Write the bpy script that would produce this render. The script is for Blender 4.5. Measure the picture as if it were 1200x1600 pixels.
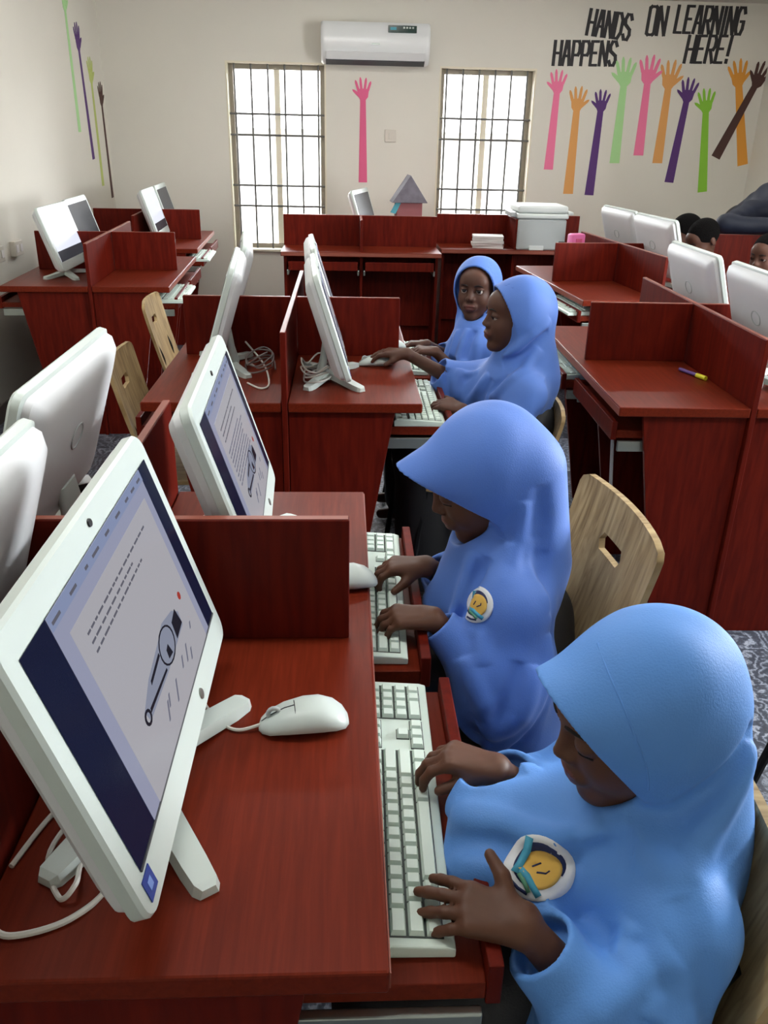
import bpy, bmesh, math, random
import numpy as np
from mathutils import Vector, Matrix
for o in list(bpy.data.objects): bpy.data.objects.remove(o)
SC = bpy.context.scene; COL = SC.collection
random.seed(7)
# ---------------------------------------------------------------- camera
PITCH, YAW, ROLL, EYE, FPX = 0.423817, 0.052791, 0.022647, 1.4387, 1301.87
def make_camera():
    fw = Vector((math.sin(YAW)*math.cos(PITCH), math.cos(YAW)*math.cos(PITCH), -math.sin(PITCH)))
    r = Vector((math.cos(YAW), -math.sin(YAW), 0)); u = r.cross(fw)
    r2 = math.cos(ROLL)*r + math.sin(ROLL)*u; u2 = -math.sin(ROLL)*r + math.cos(ROLL)*u
    m = Matrix((r2, u2, -fw)).transposed().to_4x4(); m.translation = (0, 0, EYE)
    cd = bpy.data.cameras.new('camera'); c = bpy.data.objects.new('camera', cd); COL.objects.link(c)
    cd.sensor_fit = 'VERTICAL'; cd.sensor_height = 36; cd.sensor_width = 27; cd.lens = FPX*36/1600
    cd.clip_start = 0.02; c.matrix_world = m; SC.camera = c
make_camera()
# ---------------------------------------------------------------- world, exposure, daylight
SC.view_settings.view_transform = 'Standard'; SC.view_settings.look = 'None'
SC.view_settings.gamma = 1; SC.view_settings.use_curve_mapping = False
SC.view_settings.exposure = 1.06
W = bpy.data.worlds.new('overcast_sky'); SC.world = W; W.use_nodes = True
wb = W.node_tree.nodes['Background']; wb.inputs[0].default_value = (0.93, 0.97, 1, 1); wb.inputs[1].default_value = 26.0
def area(name, loc, rot, sx, sy, power, col=(1, 1, 1)):
    l = bpy.data.lights.new(name, 'AREA'); l.shape = 'RECTANGLE'; l.size = sx; l.size_y = sy; l.energy = power; l.color = col
    o = bpy.data.objects.new(name, l); COL.objects.link(o); o.location = loc; o.rotation_euler = rot; return o
# daylight enters through the back windows and the added right one; portals only steer the sampling of the sky
for loc, rot, sx, sy in (((-.523, 7.40, 1.243), (-math.pi/2, 0, 0), .76, 1.38), ((1.11, 7.40, 1.243), (-math.pi/2, 0, 0), .75, 1.38), ((3.46, 2.2, 1.45), (0, math.pi/2, 0), 1.0, 1.2)):
    area('sky_portal', loc, rot, sx, sy, 1).data.cycles.is_portal = True

# ---------------------------------------------------------------- materials
def S(r, g, b):
    f = lambda c: ((c/255+0.055)/1.055)**2.4 if c > 10 else c/255/12.92
    return (f(r), f(g), f(b), 1)
MATS = {}
def mat(name, col, rough=0.5, metal=0, spec=0.5, noise=None, bump=None, coat=0, sheen=0):
    """noise=(scale, amount, stretch xyz) varies the base colour; bump=(scale, strength)"""
    m = bpy.data.materials.new(name); m.use_nodes = True; nt = m.node_tree; b = nt.nodes['Principled BSDF']
    b.inputs['Base Color'].default_value = col; b.inputs['Roughness'].default_value = rough
    b.inputs['Metallic'].default_value = metal; b.inputs['Specular IOR Level'].default_value = spec
    b.inputs['Coat Weight'].default_value = coat; b.inputs['Sheen Weight'].default_value = sheen
    if noise or bump:
        tc = nt.nodes.new('ShaderNodeTexCoord')
    if noise:
        mp = nt.nodes.new('ShaderNodeMapping'); mp.inputs['Scale'].default_value = noise[2] if len(noise) > 2 else (1, 1, 1)
        nz = nt.nodes.new('ShaderNodeTexNoise'); nz.inputs['Scale'].default_value = noise[0]; nz.inputs['Detail'].default_value = 6
        nt.links.new(tc.outputs['Object'], mp.inputs[0]); nt.links.new(mp.outputs[0], nz.inputs['Vector'])
        rp = nt.nodes.new('ShaderNodeValToRGB'); a = noise[1]
        rp.color_ramp.elements[0].position = 0.3; rp.color_ramp.elements[1].position = 0.7
        rp.color_ramp.elements[0].color = [c*(1-a) for c in col[:3]]+[1]
        rp.color_ramp.elements[1].color = [min(1, c*(1+a)) for c in col[:3]]+[1]
        nt.links.new(nz.outputs[0], rp.inputs[0]); nt.links.new(rp.outputs[0], b.inputs['Base Color'])
    if bump:
        n2 = nt.nodes.new('ShaderNodeTexNoise'); n2.inputs['Scale'].default_value = bump[0]; n2.inputs['Detail'].default_value = 3
        nt.links.new(tc.outputs['Object'], n2.inputs['Vector'])
        bp = nt.nodes.new('ShaderNodeBump'); bp.inputs['Strength'].default_value = bump[1]; bp.inputs['Distance'].default_value = 0.01
        nt.links.new(n2.outputs[0], bp.inputs['Height']); nt.links.new(bp.outputs[0], b.inputs['Normal'])
    MATS[name] = m; return m
def emis(name, col, strength):
    m = bpy.data.materials.new(name); m.use_nodes = True; b = m.node_tree.nodes['Principled BSDF']
    b.inputs['Base Color'].default_value = (0.005, 0.005, 0.006, 1); b.inputs['Roughness'].default_value = 0.22; b.inputs['Specular IOR Level'].default_value = 0.05
    b.inputs['Emission Color'].default_value = col; b.inputs['Emission Strength'].default_value = strength
    MATS[name] = m; return m
def grain(name, c1, c2, c3, scale, stretch, rough, coat=0, coarse=0.4, spec=0.25):
    m = bpy.data.materials.new(name); m.use_nodes = True; nt = m.node_tree; b = nt.nodes['Principled BSDF']
    tc = nt.nodes.new('ShaderNodeTexCoord'); mp = nt.nodes.new('ShaderNodeMapping'); mp.inputs['Scale'].default_value = stretch
    nz = nt.nodes.new('ShaderNodeTexNoise'); nz.inputs['Scale'].default_value = scale; nz.inputs['Detail'].default_value = 8; nz.inputs['Distortion'].default_value = coarse
    rp = nt.nodes.new('ShaderNodeValToRGB'); e = rp.color_ramp.elements
    e[0].position = 0.28; e[0].color = c1; e[1].position = 0.72; e[1].color = c3; k = e.new(0.5); k.color = c2
    nt.links.new(tc.outputs['Object'], mp.inputs[0]); nt.links.new(mp.outputs[0], nz.inputs['Vector'])
    nt.links.new(nz.outputs[0], rp.inputs[0]); nt.links.new(rp.outputs[0], b.inputs['Base Color'])
    b.inputs['Roughness'].default_value = rough; b.inputs['Specular IOR Level'].default_value = spec; b.inputs['Coat Weight'].default_value = coat; b.inputs['Coat Roughness'].default_value = 0.2
    MATS[name] = m; return m
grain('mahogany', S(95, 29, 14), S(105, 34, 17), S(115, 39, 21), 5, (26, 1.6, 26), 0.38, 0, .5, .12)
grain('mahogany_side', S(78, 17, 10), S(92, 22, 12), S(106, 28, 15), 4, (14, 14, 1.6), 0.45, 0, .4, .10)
mat('mahogany_edge', S(140, 74, 58), 0.45)
mat('rail_metal', S(170, 178, 172), 0.3, 0.9)
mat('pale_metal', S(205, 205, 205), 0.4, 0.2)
mat('white_plastic', S(198, 208, 203), 0.34, noise=(3, 0.03))
mat('white_plastic_back', S(214, 216, 218), 0.42, noise=(3, 0.04))
mat('key_cap', S(214, 230, 220), 0.45)
mat('key_well', S(52, 60, 56), 0.6)
mat('glass_black', S(12, 14, 24), 0.12)
mat('seam_dark', S(60, 62, 66), 0.6)
mat('cable_white', S(214, 212, 204), 0.45)
mat('cable_grey', S(120, 112, 110), 0.5)
mat('black_plastic', S(24, 24, 26), 0.4)
mat('black_metal', S(22, 22, 24), 0.35, 0.6)
mat('chrome', S(215, 215, 218), 0.15, 1)
mat('sticker_blue', S(40, 66, 150), 0.4); mat('sticker_light', S(120, 150, 215), 0.4)
mat('copier_white', S(214, 220, 218), 0.45); mat('copier_grey', S(176, 182, 182), 0.5)
mat('paper', S(226, 222, 220), 0.7)
mat('ac_white', S(228, 230, 230), 0.3, coat=0.3); mat('ac_vent', S(70, 72, 76), 0.5)
mat('ac_display', S(20, 52, 44), 0.15)
mat('switch_white', S(212, 206, 194), 0.5)
mat('alu', S(150, 142, 128), 0.45, 0.3); mat('bar_grey', S(104, 104, 102), 0.6)
mat('reveal', S(226, 218, 196), 0.7)
mat('lettering', S(44, 42, 44), 0.7)
for n, c in dict(pink=(238, 122, 160), orange=(222, 160, 92), purple=(88, 52, 116), green=(152, 200, 108), lime=(136, 196, 58), brown=(78, 50, 44), amber=(222, 152, 56), palegreen=(170, 216, 150), hotpink=(222, 98, 140), olive=(184, 196, 110)).items():
    mat('decal_'+n, S(*c), 0.75)
mat('pink_plastic', S(236, 120, 180), 0.4); mat('yellow_cap', S(226, 224, 50), 0.4); mat('violet_barrel', S(96, 70, 130), 0.4)
mat('roof_card', S(110, 106, 116), 0.8, noise=(20, 0.2)); mat('house_card', S(150, 92, 96), 0.8); mat('teal_card', S(80, 160, 176), 0.7)
# screens
emis('screen_navy', S(10, 18, 54), 0.308); emis('screen_page', S(166, 170, 196), 0.338); emis('screen_card', S(186, 185, 192), 0.354)
emis('screen_bar', S(140, 152, 186), 0.385); emis('screen_type', S(104, 104, 116), 0.35); emis('screen_ink', S(34, 34, 48), 0.231); emis('screen_grey', S(120, 122, 140), 0.346)
emis('screen_red', S(170, 60, 50), 0.385); emis('screen_white', S(222, 226, 240), 0.538); emis('screen_dim', S(70, 72, 78), 0.308); emis('screen_taskbar', S(16, 16, 22), 0.231)
emis('screen_steel', S(150, 156, 176), 0.346)
# wood for the chairs
def oak():
    m = grain('oak', S(128, 104, 70), S(172, 146, 104), S(192, 168, 124), 5, (1.0, 9, 1.3), 0.45, 0, 1.6, .25)
    grain('oak_pale', S(186, 164, 124), S(204, 184, 146), S(216, 198, 160), 4, (8, 1.5, 8), 0.5)
oak()
# plaster walls
mat('plaster', S(221, 217, 206), 0.85, noise=(1.2, 0.03), bump=(40, 0.05))
mat('ceiling_white', S(225, 222, 214), 0.9, noise=(1.5, 0.02))
mat('skirting', S(120, 110, 104), 0.6)
def floor_mat():
    m = bpy.data.materials.new('marbled_vinyl'); m.use_nodes = True; nt = m.node_tree; b = nt.nodes['Principled BSDF']
    tc = nt.nodes.new('ShaderNodeTexCoord'); n1 = nt.nodes.new('ShaderNodeTexNoise')
    n1.inputs['Scale'].default_value = 7; n1.inputs['Detail'].default_value = 6; n1.inputs['Distortion'].default_value = 2.5
    wv = nt.nodes.new('ShaderNodeTexWave'); wv.inputs['Scale'].default_value = 7; wv.inputs['Distortion'].default_value = 22; wv.inputs['Detail'].default_value = 5; wv.inputs['Detail Scale'].default_value = 1.6; wv.inputs['Detail Roughness'].default_value = .62
    mx = nt.nodes.new('ShaderNodeMath'); mx.operation = 'MULTIPLY_ADD'; mx.inputs[1].default_value = 0.5
    rp = nt.nodes.new('ShaderNodeValToRGB'); e = rp.color_ramp.elements
    e[0].position = 0.3; e[0].color = S(58, 62, 72); e[1].position = 0.82; e[1].color = S(150, 156, 168); k = e.new(0.6); k.color = S(88, 94, 106)
    nt.links.new(tc.outputs['Object'], n1.inputs['Vector']); nt.links.new(tc.outputs['Object'], wv.inputs['Vector'])
    nt.links.new(wv.outputs['Fac'], mx.inputs[0]); 
    m2 = nt.nodes.new('ShaderNodeMath'); m2.operation = 'MULTIPLY'; m2.inputs[1].default_value = 0.5
    nt.links.new(n1.outputs[0], m2.inputs[0]); nt.links.new(m2.outputs[0], mx.inputs[2])
    nt.links.new(mx.outputs[0], rp.inputs[0]); nt.links.new(rp.outputs[0], b.inputs['Base Color'])
    b.inputs['Roughness'].default_value = 0.28; MATS['marbled_vinyl'] = m
floor_mat()
def pane_mat():
    m = bpy.data.materials.new('window_glass'); m.use_nodes = True; nt = m.node_tree; nt.nodes.clear()
    o = nt.nodes.new('ShaderNodeOutputMaterial'); mx = nt.nodes.new('ShaderNodeMixShader'); t = nt.nodes.new('ShaderNodeBsdfTransparent')
    g = nt.nodes.new('ShaderNodeBsdfGlossy'); g.inputs['Roughness'].default_value = 0.05; f = nt.nodes.new('ShaderNodeFresnel')
    nt.links.new(f.outputs[0], mx.inputs[0]); nt.links.new(t.outputs[0], mx.inputs[1]); nt.links.new(g.outputs[0], mx.inputs[2]); nt.links.new(mx.outputs[0], o.inputs[0])
    MATS['window_glass'] = m
pane_mat()

# ---------------------------------------------------------------- mesh helpers
class MB:
    def __init__(s): s.b = bmesh.new()
    def box(s, x0, x1, y0, y1, z0, z1, bev=0, seg=2):
        x0, x1 = sorted((x0, x1)); y0, y1 = sorted((y0, y1)); z0, z1 = sorted((z0, z1))
        v = [s.b.verts.new(p) for p in ((x0,y0,z0),(x1,y0,z0),(x1,y1,z0),(x0,y1,z0),(x0,y0,z1),(x1,y0,z1),(x1,y1,z1),(x0,y1,z1))]
        f = [s.b.faces.new([v[i] for i in q]) for q in ((3,2,1,0),(4,5,6,7),(0,1,5,4),(1,2,6,5),(2,3,7,6),(3,0,4,7))]
        if bev: bmesh.ops.bevel(s.b, geom=list({e for k in f for e in k.edges}), offset=bev, segments=seg, affect='EDGES', profile=0.5)
        return s
    def prism(s, pts, vec, bev=0):
        """planar polygon pts (3D) extruded by vec"""
        vec = Vector(vec); a = [s.b.verts.new(p) for p in pts]; c = [s.b.verts.new(Vector(p)+vec) for p in pts]
        f = [s.b.faces.new(a[::-1]), s.b.faces.new(c)]
        n = len(pts)
        for i in range(n): f.append(s.b.faces.new((a[i], a[(i+1) % n], c[(i+1) % n], c[i])))
        bmesh.ops.recalc_face_normals(s.b, faces=f)
        if bev: bmesh.ops.bevel(s.b, geom=list({e for k in f for e in k.edges}), offset=bev, segments=2, affect='EDGES', profile=0.5)
        return s
    def loft(s, rings, cap=True, closed=True):
        R = [[s.b.verts.new(p) for p in r] for r in rings]; n = len(R[0]); f = []
        for a, c in zip(R, R[1:]):
            for i in range(n if closed else n-1): f.append(s.b.faces.new((a[i], a[(i+1) % n], c[(i+1) % n], c[i])))
        if cap: f.append(s.b.faces.new(R[0][::-1])); f.append(s.b.faces.new(R[-1]))
        bmesh.ops.recalc_face_normals(s.b, faces=f); return s
    def tube(s, pts, r, n=8, taper=None):
        pts = [Vector(p) for p in pts]; rings = []; up = Vector((0, 0, 1))
        t0 = (pts[1]-pts[0]).normalized(); nrm = up.cross(t0)
        if nrm.length < 1e-3: nrm = Vector((1, 0, 0)).cross(t0)
        nrm.normalize()
        for i, p in enumerate(pts):
            t = (pts[min(i+1, len(pts)-1)]-pts[max(i-1, 0)]).normalized()
            nrm = (nrm - t*nrm.dot(t)).normalized(); bn = t.cross(nrm); rr = r if taper is None else taper[i]
            rings.append([p+(nrm*math.cos(2*math.pi*k/n)+bn*math.sin(2*math.pi*k/n))*rr for k in range(n)])
        return s.loft(rings)
    def tri(s, verts, faces):
        v = [s.b.verts.new(p) for p in verts]
        for f in faces: s.b.faces.new([v[i] for i in f])
        return s
    def mesh(s, name, m, smooth=False):
        me = bpy.data.meshes.new(name); s.b.to_mesh(me); s.b.free()
        me.materials.append(MATS[m] if isinstance(m, str) else m)
        if smooth:
            for p in me.polygons: p.use_smooth = True
        return me
    def build(s, name, m, parent=None, smooth=False, loc=None, rot=None):
        o = bpy.data.objects.new(name, s.mesh(name, m, smooth)); COL.objects.link(o)
        if parent: o.parent = parent
        if loc: o.location = loc
        if rot: o.rotation_euler = rot
        if smooth: o.data.set_sharp_from_angle(angle=math.radians(40))
        return o
def tag(o, label, cat, group=None):
    o['label'] = label; o['category'] = cat
    if group: o['group'] = group
    return o
def thing(name, label, cat, loc=(0, 0, 0), rz=0, group=None):
    o = bpy.data.objects.new(name, None); COL.objects.link(o); o.location = loc; o.rotation_euler = (0, 0, rz); o.empty_display_size = 0.1
    return tag(o, label, cat, group)
def struct(o): o['kind'] = 'structure'; return o
def empty_struct(name, loc=(0, 0, 0)):
    o = bpy.data.objects.new(name, None); COL.objects.link(o); o.location = loc; o['kind'] = 'structure'; return o
def spline(pts, n=8):
    pts = [Vector(p) for p in pts]; out = []
    P = [pts[0]]+pts+[pts[-1]]
    for i in range(1, len(P)-2):
        for k in range(n):
            t = k/n; a, b, c, d = P[i-1], P[i], P[i+1], P[i+2]
            out.append(0.5*((2*b)+(c-a)*t+(2*a-5*b+4*c-d)*t*t+(3*b-a-3*c+d)*t**3))
    return out+[pts[-1]]

# ---------------------------------------------------------------- room
XL, XR, YB, YF, ZC = -1.83, 3.29, 7.2, -1.6, 2.41
WT = 0.16
struct(MB().box(XL-.2, XR+.2, YF-.2, YB+.2, -.1, 0).build('floor', 'marbled_vinyl'))
struct(MB().box(XL-.2, XR+.2, YF-.2, YB+.2, ZC, ZC+.1).build('ceiling', 'ceiling_white'))
WIN = [(-.905, -.141), (.735, 1.485)]; WZ0, WZ1 = .55, 1.935
w = MB()
xs = [XL-.2, WIN[0][0], WIN[0][1], WIN[1][0], WIN[1][1], XR+.2]
for i in (0, 2, 4): w.box(xs[i], xs[i+1], YB, YB+WT, 0, ZC)
for a, b in WIN: w.box(a, b, YB, YB+WT, 0, WZ0); w.box(a, b, YB, YB+WT, WZ1, ZC)
struct(w.build('wall_back', 'plaster'))
struct(MB().box(XL-.16, XL, YF-.16, YB, 0, ZC).build('wall_left', 'plaster'))
w = MB(); RW = [(1.6, 2.8)]; RZ = (.95, 1.95)  # opening for an unseen window, added to let in daylight
ys = [YF-.16]+[v for r in RW for v in r]+[YB]
for i in range(0, len(ys), 2): w.box(XR, XR+.16, ys[i], ys[i+1], 0, ZC)
for a, b in RW: w.box(XR, XR+.16, a, b, 0, RZ[0]); w.box(XR, XR+.16, a, b, RZ[1], ZC)
struct(w.build('wall_right', 'plaster'))
struct(MB().box(XL, XR, YF-.16, YF, 0, ZC).build('wall_front', 'plaster'))
struct(MB().box(XL, XR, YB-.012, YB, 0, .09, .003).build('baseboard_back', 'skirting'))
struct(MB().box(XL, XL+.012, YF, YB-.012, 0, .09, .003).build('baseboard_left', 'skirting'))
# painted lining of the window recesses, windows with frame, panes, grille
for n, (a, b) in enumerate(WIN):
    W_ = empty_struct('window_%d' % (n+1), ((a+b)/2, YB, WZ0))
    hw = (b-a)/2; H = WZ1-WZ0
    m = MB(); m.box(-hw, -hw+.012, -.004, WT, 0, H); m.box(hw-.012, hw, -.004, WT, 0, H); m.box(-hw+.012, hw-.012, -.004, WT, H-.012, H)
    m.build('window_lining', 'reveal', W_)
    MB().box(-hw, hw, -.03, WT, 0, .02, .004).build('window_sill', 'reveal', W_)
    f = MB(); y0, y1 = .095, .135; fw_ = .035
    f.box(-hw+.012, -hw+.012+fw_, y0, y1, .02, H-.012, .003); f.box(hw-.012-fw_, hw-.012, y0, y1, .02, H-.012, .003)
    f.box(-hw+.012+fw_, hw-.012-fw_, y0, y1, .02, .02+fw_, .003); f.box(-hw+.012+fw_, hw-.012-fw_, y0, y1, H-.012-fw_, H-.012, .003)
    f.build('window_frame', 'alu', W_)
    MB().box(-.022, .022, y0+.004, y1-.004, .055, H-.047, .002).build('mullion', 'reveal', W_)
    for s in (-1, 1):
        MB().box(s*.022, s*(hw-.047), .112, .116, .055, H-.047).build('pane', 'window_glass', W_)
    nb = 6
    vb = None
    for k in range(nb):
        x = -hw+.06+(2*hw-.12)*k/(nb-1)
        o = MB().tube([(0, 0, .02), (0, 0, H-.013)], .0080, 6).build('grille_bar', 'bar_grey', W_) if vb is None else vb.copy()
        if vb is None: vb = o
        else: COL.objects.link(o)
        o.location = (x, .055, 0)
    hb = None
    for z in (1.575, 1.425, 1.055, .90):
        o = MB().tube([(-hw+.013, 0, 0), (hw-.013, 0, 0)], .0085, 6).build('grille_rail', 'bar_grey', W_) if hb is None else hb.copy()
        if hb is None: hb = o
        else: COL.objects.link(o)
        o.location = (0, .047, z-WZ0)
for n, (a, b) in enumerate(RW):
    W_ = empty_struct('window_%d' % (n+3), (XR, (a+b)/2, RZ[0])); hw = (b-a)/2; H = RZ[1]-RZ[0]  # unseen right-wall window, added as a daylight source
    f = MB(); f.box(.04, .08, -hw, -hw+.04, 0, H); f.box(.04, .08, hw-.04, hw, 0, H); f.box(.04, .08, -hw+.04, hw-.04, 0, .04); f.box(.04, .08, -hw+.04, hw-.04, H-.04, H); f.box(.04, .08, -.02, .02, .04, H-.04)
    f.build('window_frame', 'alu', W_)
mat('outside_wall', S(104, 103, 100), .9); mat('outside_roof', S(80, 78, 78), .9); mat('outside_ground', S(110, 104, 94), .9)
t = thing('neighbour_house', 'pale house outside, faint through the bright windows', 'house', (.4, 12.5, 0))
MB().box(-3.2, 3.6, 0, 3, 0, 1.55).build('house_wall', 'outside_wall', t)
MB().prism([(-3.6, -.4, 1.5), (4.0, -.4, 1.5), (4.0, 1.5, 2.3), (-3.6, 1.5, 2.3)], (0, .1, .12)).build('roof', 'outside_roof', t)
for x in (-2.2, -.6, 1.0, 2.4): MB().box(x, x+.7, -.03, .02, .6, 1.35).build('window', 'outside_roof', t)
struct(MB().box(-12, 14, YB+WT+.06, 30, -.25, -.15).build('outside_ground', 'outside_ground'))
# unseen ceiling batten lamps above the view, added to brighten the room
emis('added_lamp_diffuser', (1, 0.99, 0.96, 1), 16.0)
for i, (x, y) in enumerate([(-.5, 1.15), (1.7, 1.15), (-.3, 3.4), (1.8, 3.4), (-.1, 5.5), (2.1, 5.6)]):
    where = ['left near the camera', 'right near the camera', 'left over the middle desks', 'right over the middle desks', 'left towards the windows', 'right towards the windows'][i]
    t = thing('added_ceiling_lamp', 'added white ceiling batten lamp out of view, ' + where, 'lamp', (x, y, ZC), 0, 'added ceiling batten lamps')
    MB().box(-.62, .62, -.06, .06, -.035, 0, .006).build('housing', 'ac_white', t)
    MB().box(-.58, .58, -.045, .045, -.055, -.0355, .008).build('diffuser', 'added_lamp_diffuser', t)

# ---------------------------------------------------------------- desks
ZT = .75; TH = .028
def half_desk(label, loc, rz, side, d, L, spine=True, outs=(.03, .03), cross=True, trays=True, near_tray=(0, 1), spine_to=0.0, taper=True):
    """two-seat desk; local x=0 at the spine, seats towards side*x, length along +y"""
    t = thing('double_desk', label, 'desk', (loc[0], loc[1], 0), rz, 'mahogany desks with low partitions')
    s = side; x0 = .010
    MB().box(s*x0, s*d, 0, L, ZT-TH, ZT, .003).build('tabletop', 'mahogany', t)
    MB().box(s*(d-.0005), s*(d+.0015), .003, L-.003, ZT-TH+.004, ZT-.004).build('edge_band', 'mahogany_edge', t)
    pt = .018
    for yy in (.014, L/2-pt/2, L-.014-pt):
        top, bot = d-.075, d-(.20 if taper else .09)
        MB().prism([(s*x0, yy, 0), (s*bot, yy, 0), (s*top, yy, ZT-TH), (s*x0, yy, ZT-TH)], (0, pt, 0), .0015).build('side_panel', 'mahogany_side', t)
    for k in (0, 1):
        ya = (.014+pt if k == 0 else L/2+pt/2); yb = (L/2-pt/2 if k == 0 else L-.014-pt)
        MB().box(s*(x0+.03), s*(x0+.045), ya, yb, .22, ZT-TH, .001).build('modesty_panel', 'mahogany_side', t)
    if spine:
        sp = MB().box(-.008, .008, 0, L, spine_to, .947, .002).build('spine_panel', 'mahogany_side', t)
        MB().box(-.0065, .0065, .002, L-.002, .9465, .9485).build('edge_strip', 'mahogany_edge', sp)
    if cross:
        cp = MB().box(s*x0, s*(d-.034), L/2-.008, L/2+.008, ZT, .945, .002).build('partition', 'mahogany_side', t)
        MB().box(s*(x0+.002), s*(d-.036), L/2-.006, L/2+.006, .9445, .9462).build('edge_strip', 'mahogany_edge', cp)
    if trays:
        for k in (0, 1):
            ya = (.014+pt if k == 0 else L/2+pt/2)+.004; yb = (L/2-pt/2 if k == 0 else L-.014-pt)-.004
            if outs[k] is None: continue
            xo = d+outs[k]; zt = .665
            tr = MB().box(s*(d-.24), s*(xo-.016), ya+.014, yb-.014, zt-.024, zt, .0015).build('keyboard_tray', 'mahogany', t)
            MB().box(s*(xo-.016), s*xo, ya+.012, yb-.012, zt-.03, zt+.026, .002).build('tray_lip', 'mahogany_side', tr)
            for yy, sg in ((ya, 1), (yb, -1)):
                MB().box(s*(d-.26), s*(xo-.02), yy+sg*.001, yy+sg*.013, zt-.062, zt-.03, .002).build('slide_rail', 'rail_metal', tr)
    return t
PI = math.pi
half_desk('red mahogany desk in the foreground carrying the two computers with document screens', (-.355, .513), 0, 1, .397, 1.117, outs=(.118, .096))
half_desk('red mahogany desk at the left foreground under the two white computer backs', (-.355, .513), 0, -1, .40, 1.117, spine=False)
half_desk('red mahogany desk in the middle where the two girls with mice and keyboards sit', (-.167, 2.265), 0, 1, .388, 1.135, outs=(.10, .10))
half_desk('red mahogany desk in the middle left with the two wooden chairs pulled up to it', (-.167, 2.265), 0, -1, .40, 1.135, spine=False)
RD = half_desk('empty red mahogany desk on the right with the yellow-capped marker on it', (1.172, 2.24), math.radians(-1.2), -1, .388, 1.12, outs=(.0, .03))
MB().tube([(-.335, .20, .61), (-.30, .22, .30)], .006, 6).build('edge_glint_bar', 'pale_metal', RD)  # pale bar added for the light glinting on raw panel edges
half_desk('red mahogany desk at the right edge under the two near white computer backs', (1.172, 2.24), math.radians(-1.2), 1, .42, 1.12, spine=False)
half_desk('empty red mahogany desk on the right behind the marker desk, in front of the copier', (1.516, 3.99), math.radians(5.2), -1, .388, 1.15, outs=(.0, .03))
half_desk('red mahogany desk at the far right under the two distant white computer backs', (1.516, 3.99), math.radians(5.2), 1, .45, 1.15, spine=False)
half_desk('red mahogany desk beside the left wall with an empty near bay facing the aisle', (-1.222, 4.15), math.radians(2.6), 1, .375, 1.12)
half_desk('red mahogany desk against the left wall with two computers turned to the room', (-1.222, 4.15), math.radians(2.6), -1, .42, 1.12, spine=False)
half_desk('red mahogany desk in the far left corner with two computers facing the aisle', (-1.335, 5.62), math.radians(2.6), 1, .39, 1.12)
half_desk('red mahogany desk in the far left corner on the side of the wall', (-1.335, 5.62), math.radians(2.6), -1, .40, 1.12, spine=False)
# back row, turned across the room: seats look at the back wall
half_desk('red mahogany desk across the back with its empty seats facing the camera', (.632, 5.95), PI/2, -1, .37, 1.04, outs=(.0, .0), taper=False)
half_desk('red mahogany desk by the back wall carrying the paper house', (.632, 5.95), PI/2, 1, .40, 1.04, spine=False, cross=False)
half_desk('red mahogany desk under the right window with the paper stack and copier', (1.675, 6.2), PI/2, -1, .36, 1.02, outs=(None, None), taper=False)
half_desk('red mahogany desk in the far right corner where the man in navy leans', (3.2, 5.1), PI/2, 1, .40, 1.03, cross=False, trays=False, taper=False)
# ---------------------------------------------------------------- people: implicit bodies turned into one continuous skin each
F = np.float32
def V3(*a): return np.array(a, F)
def nrm(v): v = np.asarray(v, F); return v/np.linalg.norm(v)
def d_ell(P, c, r):
    r = np.asarray(r, F); q = (P-np.asarray(c, F))/r; k0 = np.sqrt((q*q).sum(1)); q /= r; k1 = np.sqrt((q*q).sum(1))
    return k0*(k0-1)/np.maximum(k1, 1e-6)
def d_cap(P, a, b, ra, rb):
    a = np.asarray(a, F); b = np.asarray(b, F); ab = b-a; l2 = float(ab@ab)+1e-12
    t = np.clip(((P-a)@ab)/l2, 0, 1); q = P-a-t[:, None]*ab
    return np.sqrt((q*q).sum(1))-(ra+(rb-ra)*t)
def smin(a, b, k): h = np.maximum(k-np.abs(a-b), 0)/k; return np.minimum(a, b)-h*h*k*F(.25)
def smax(a, b, k): return -smin(-a, -b, k)
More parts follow.
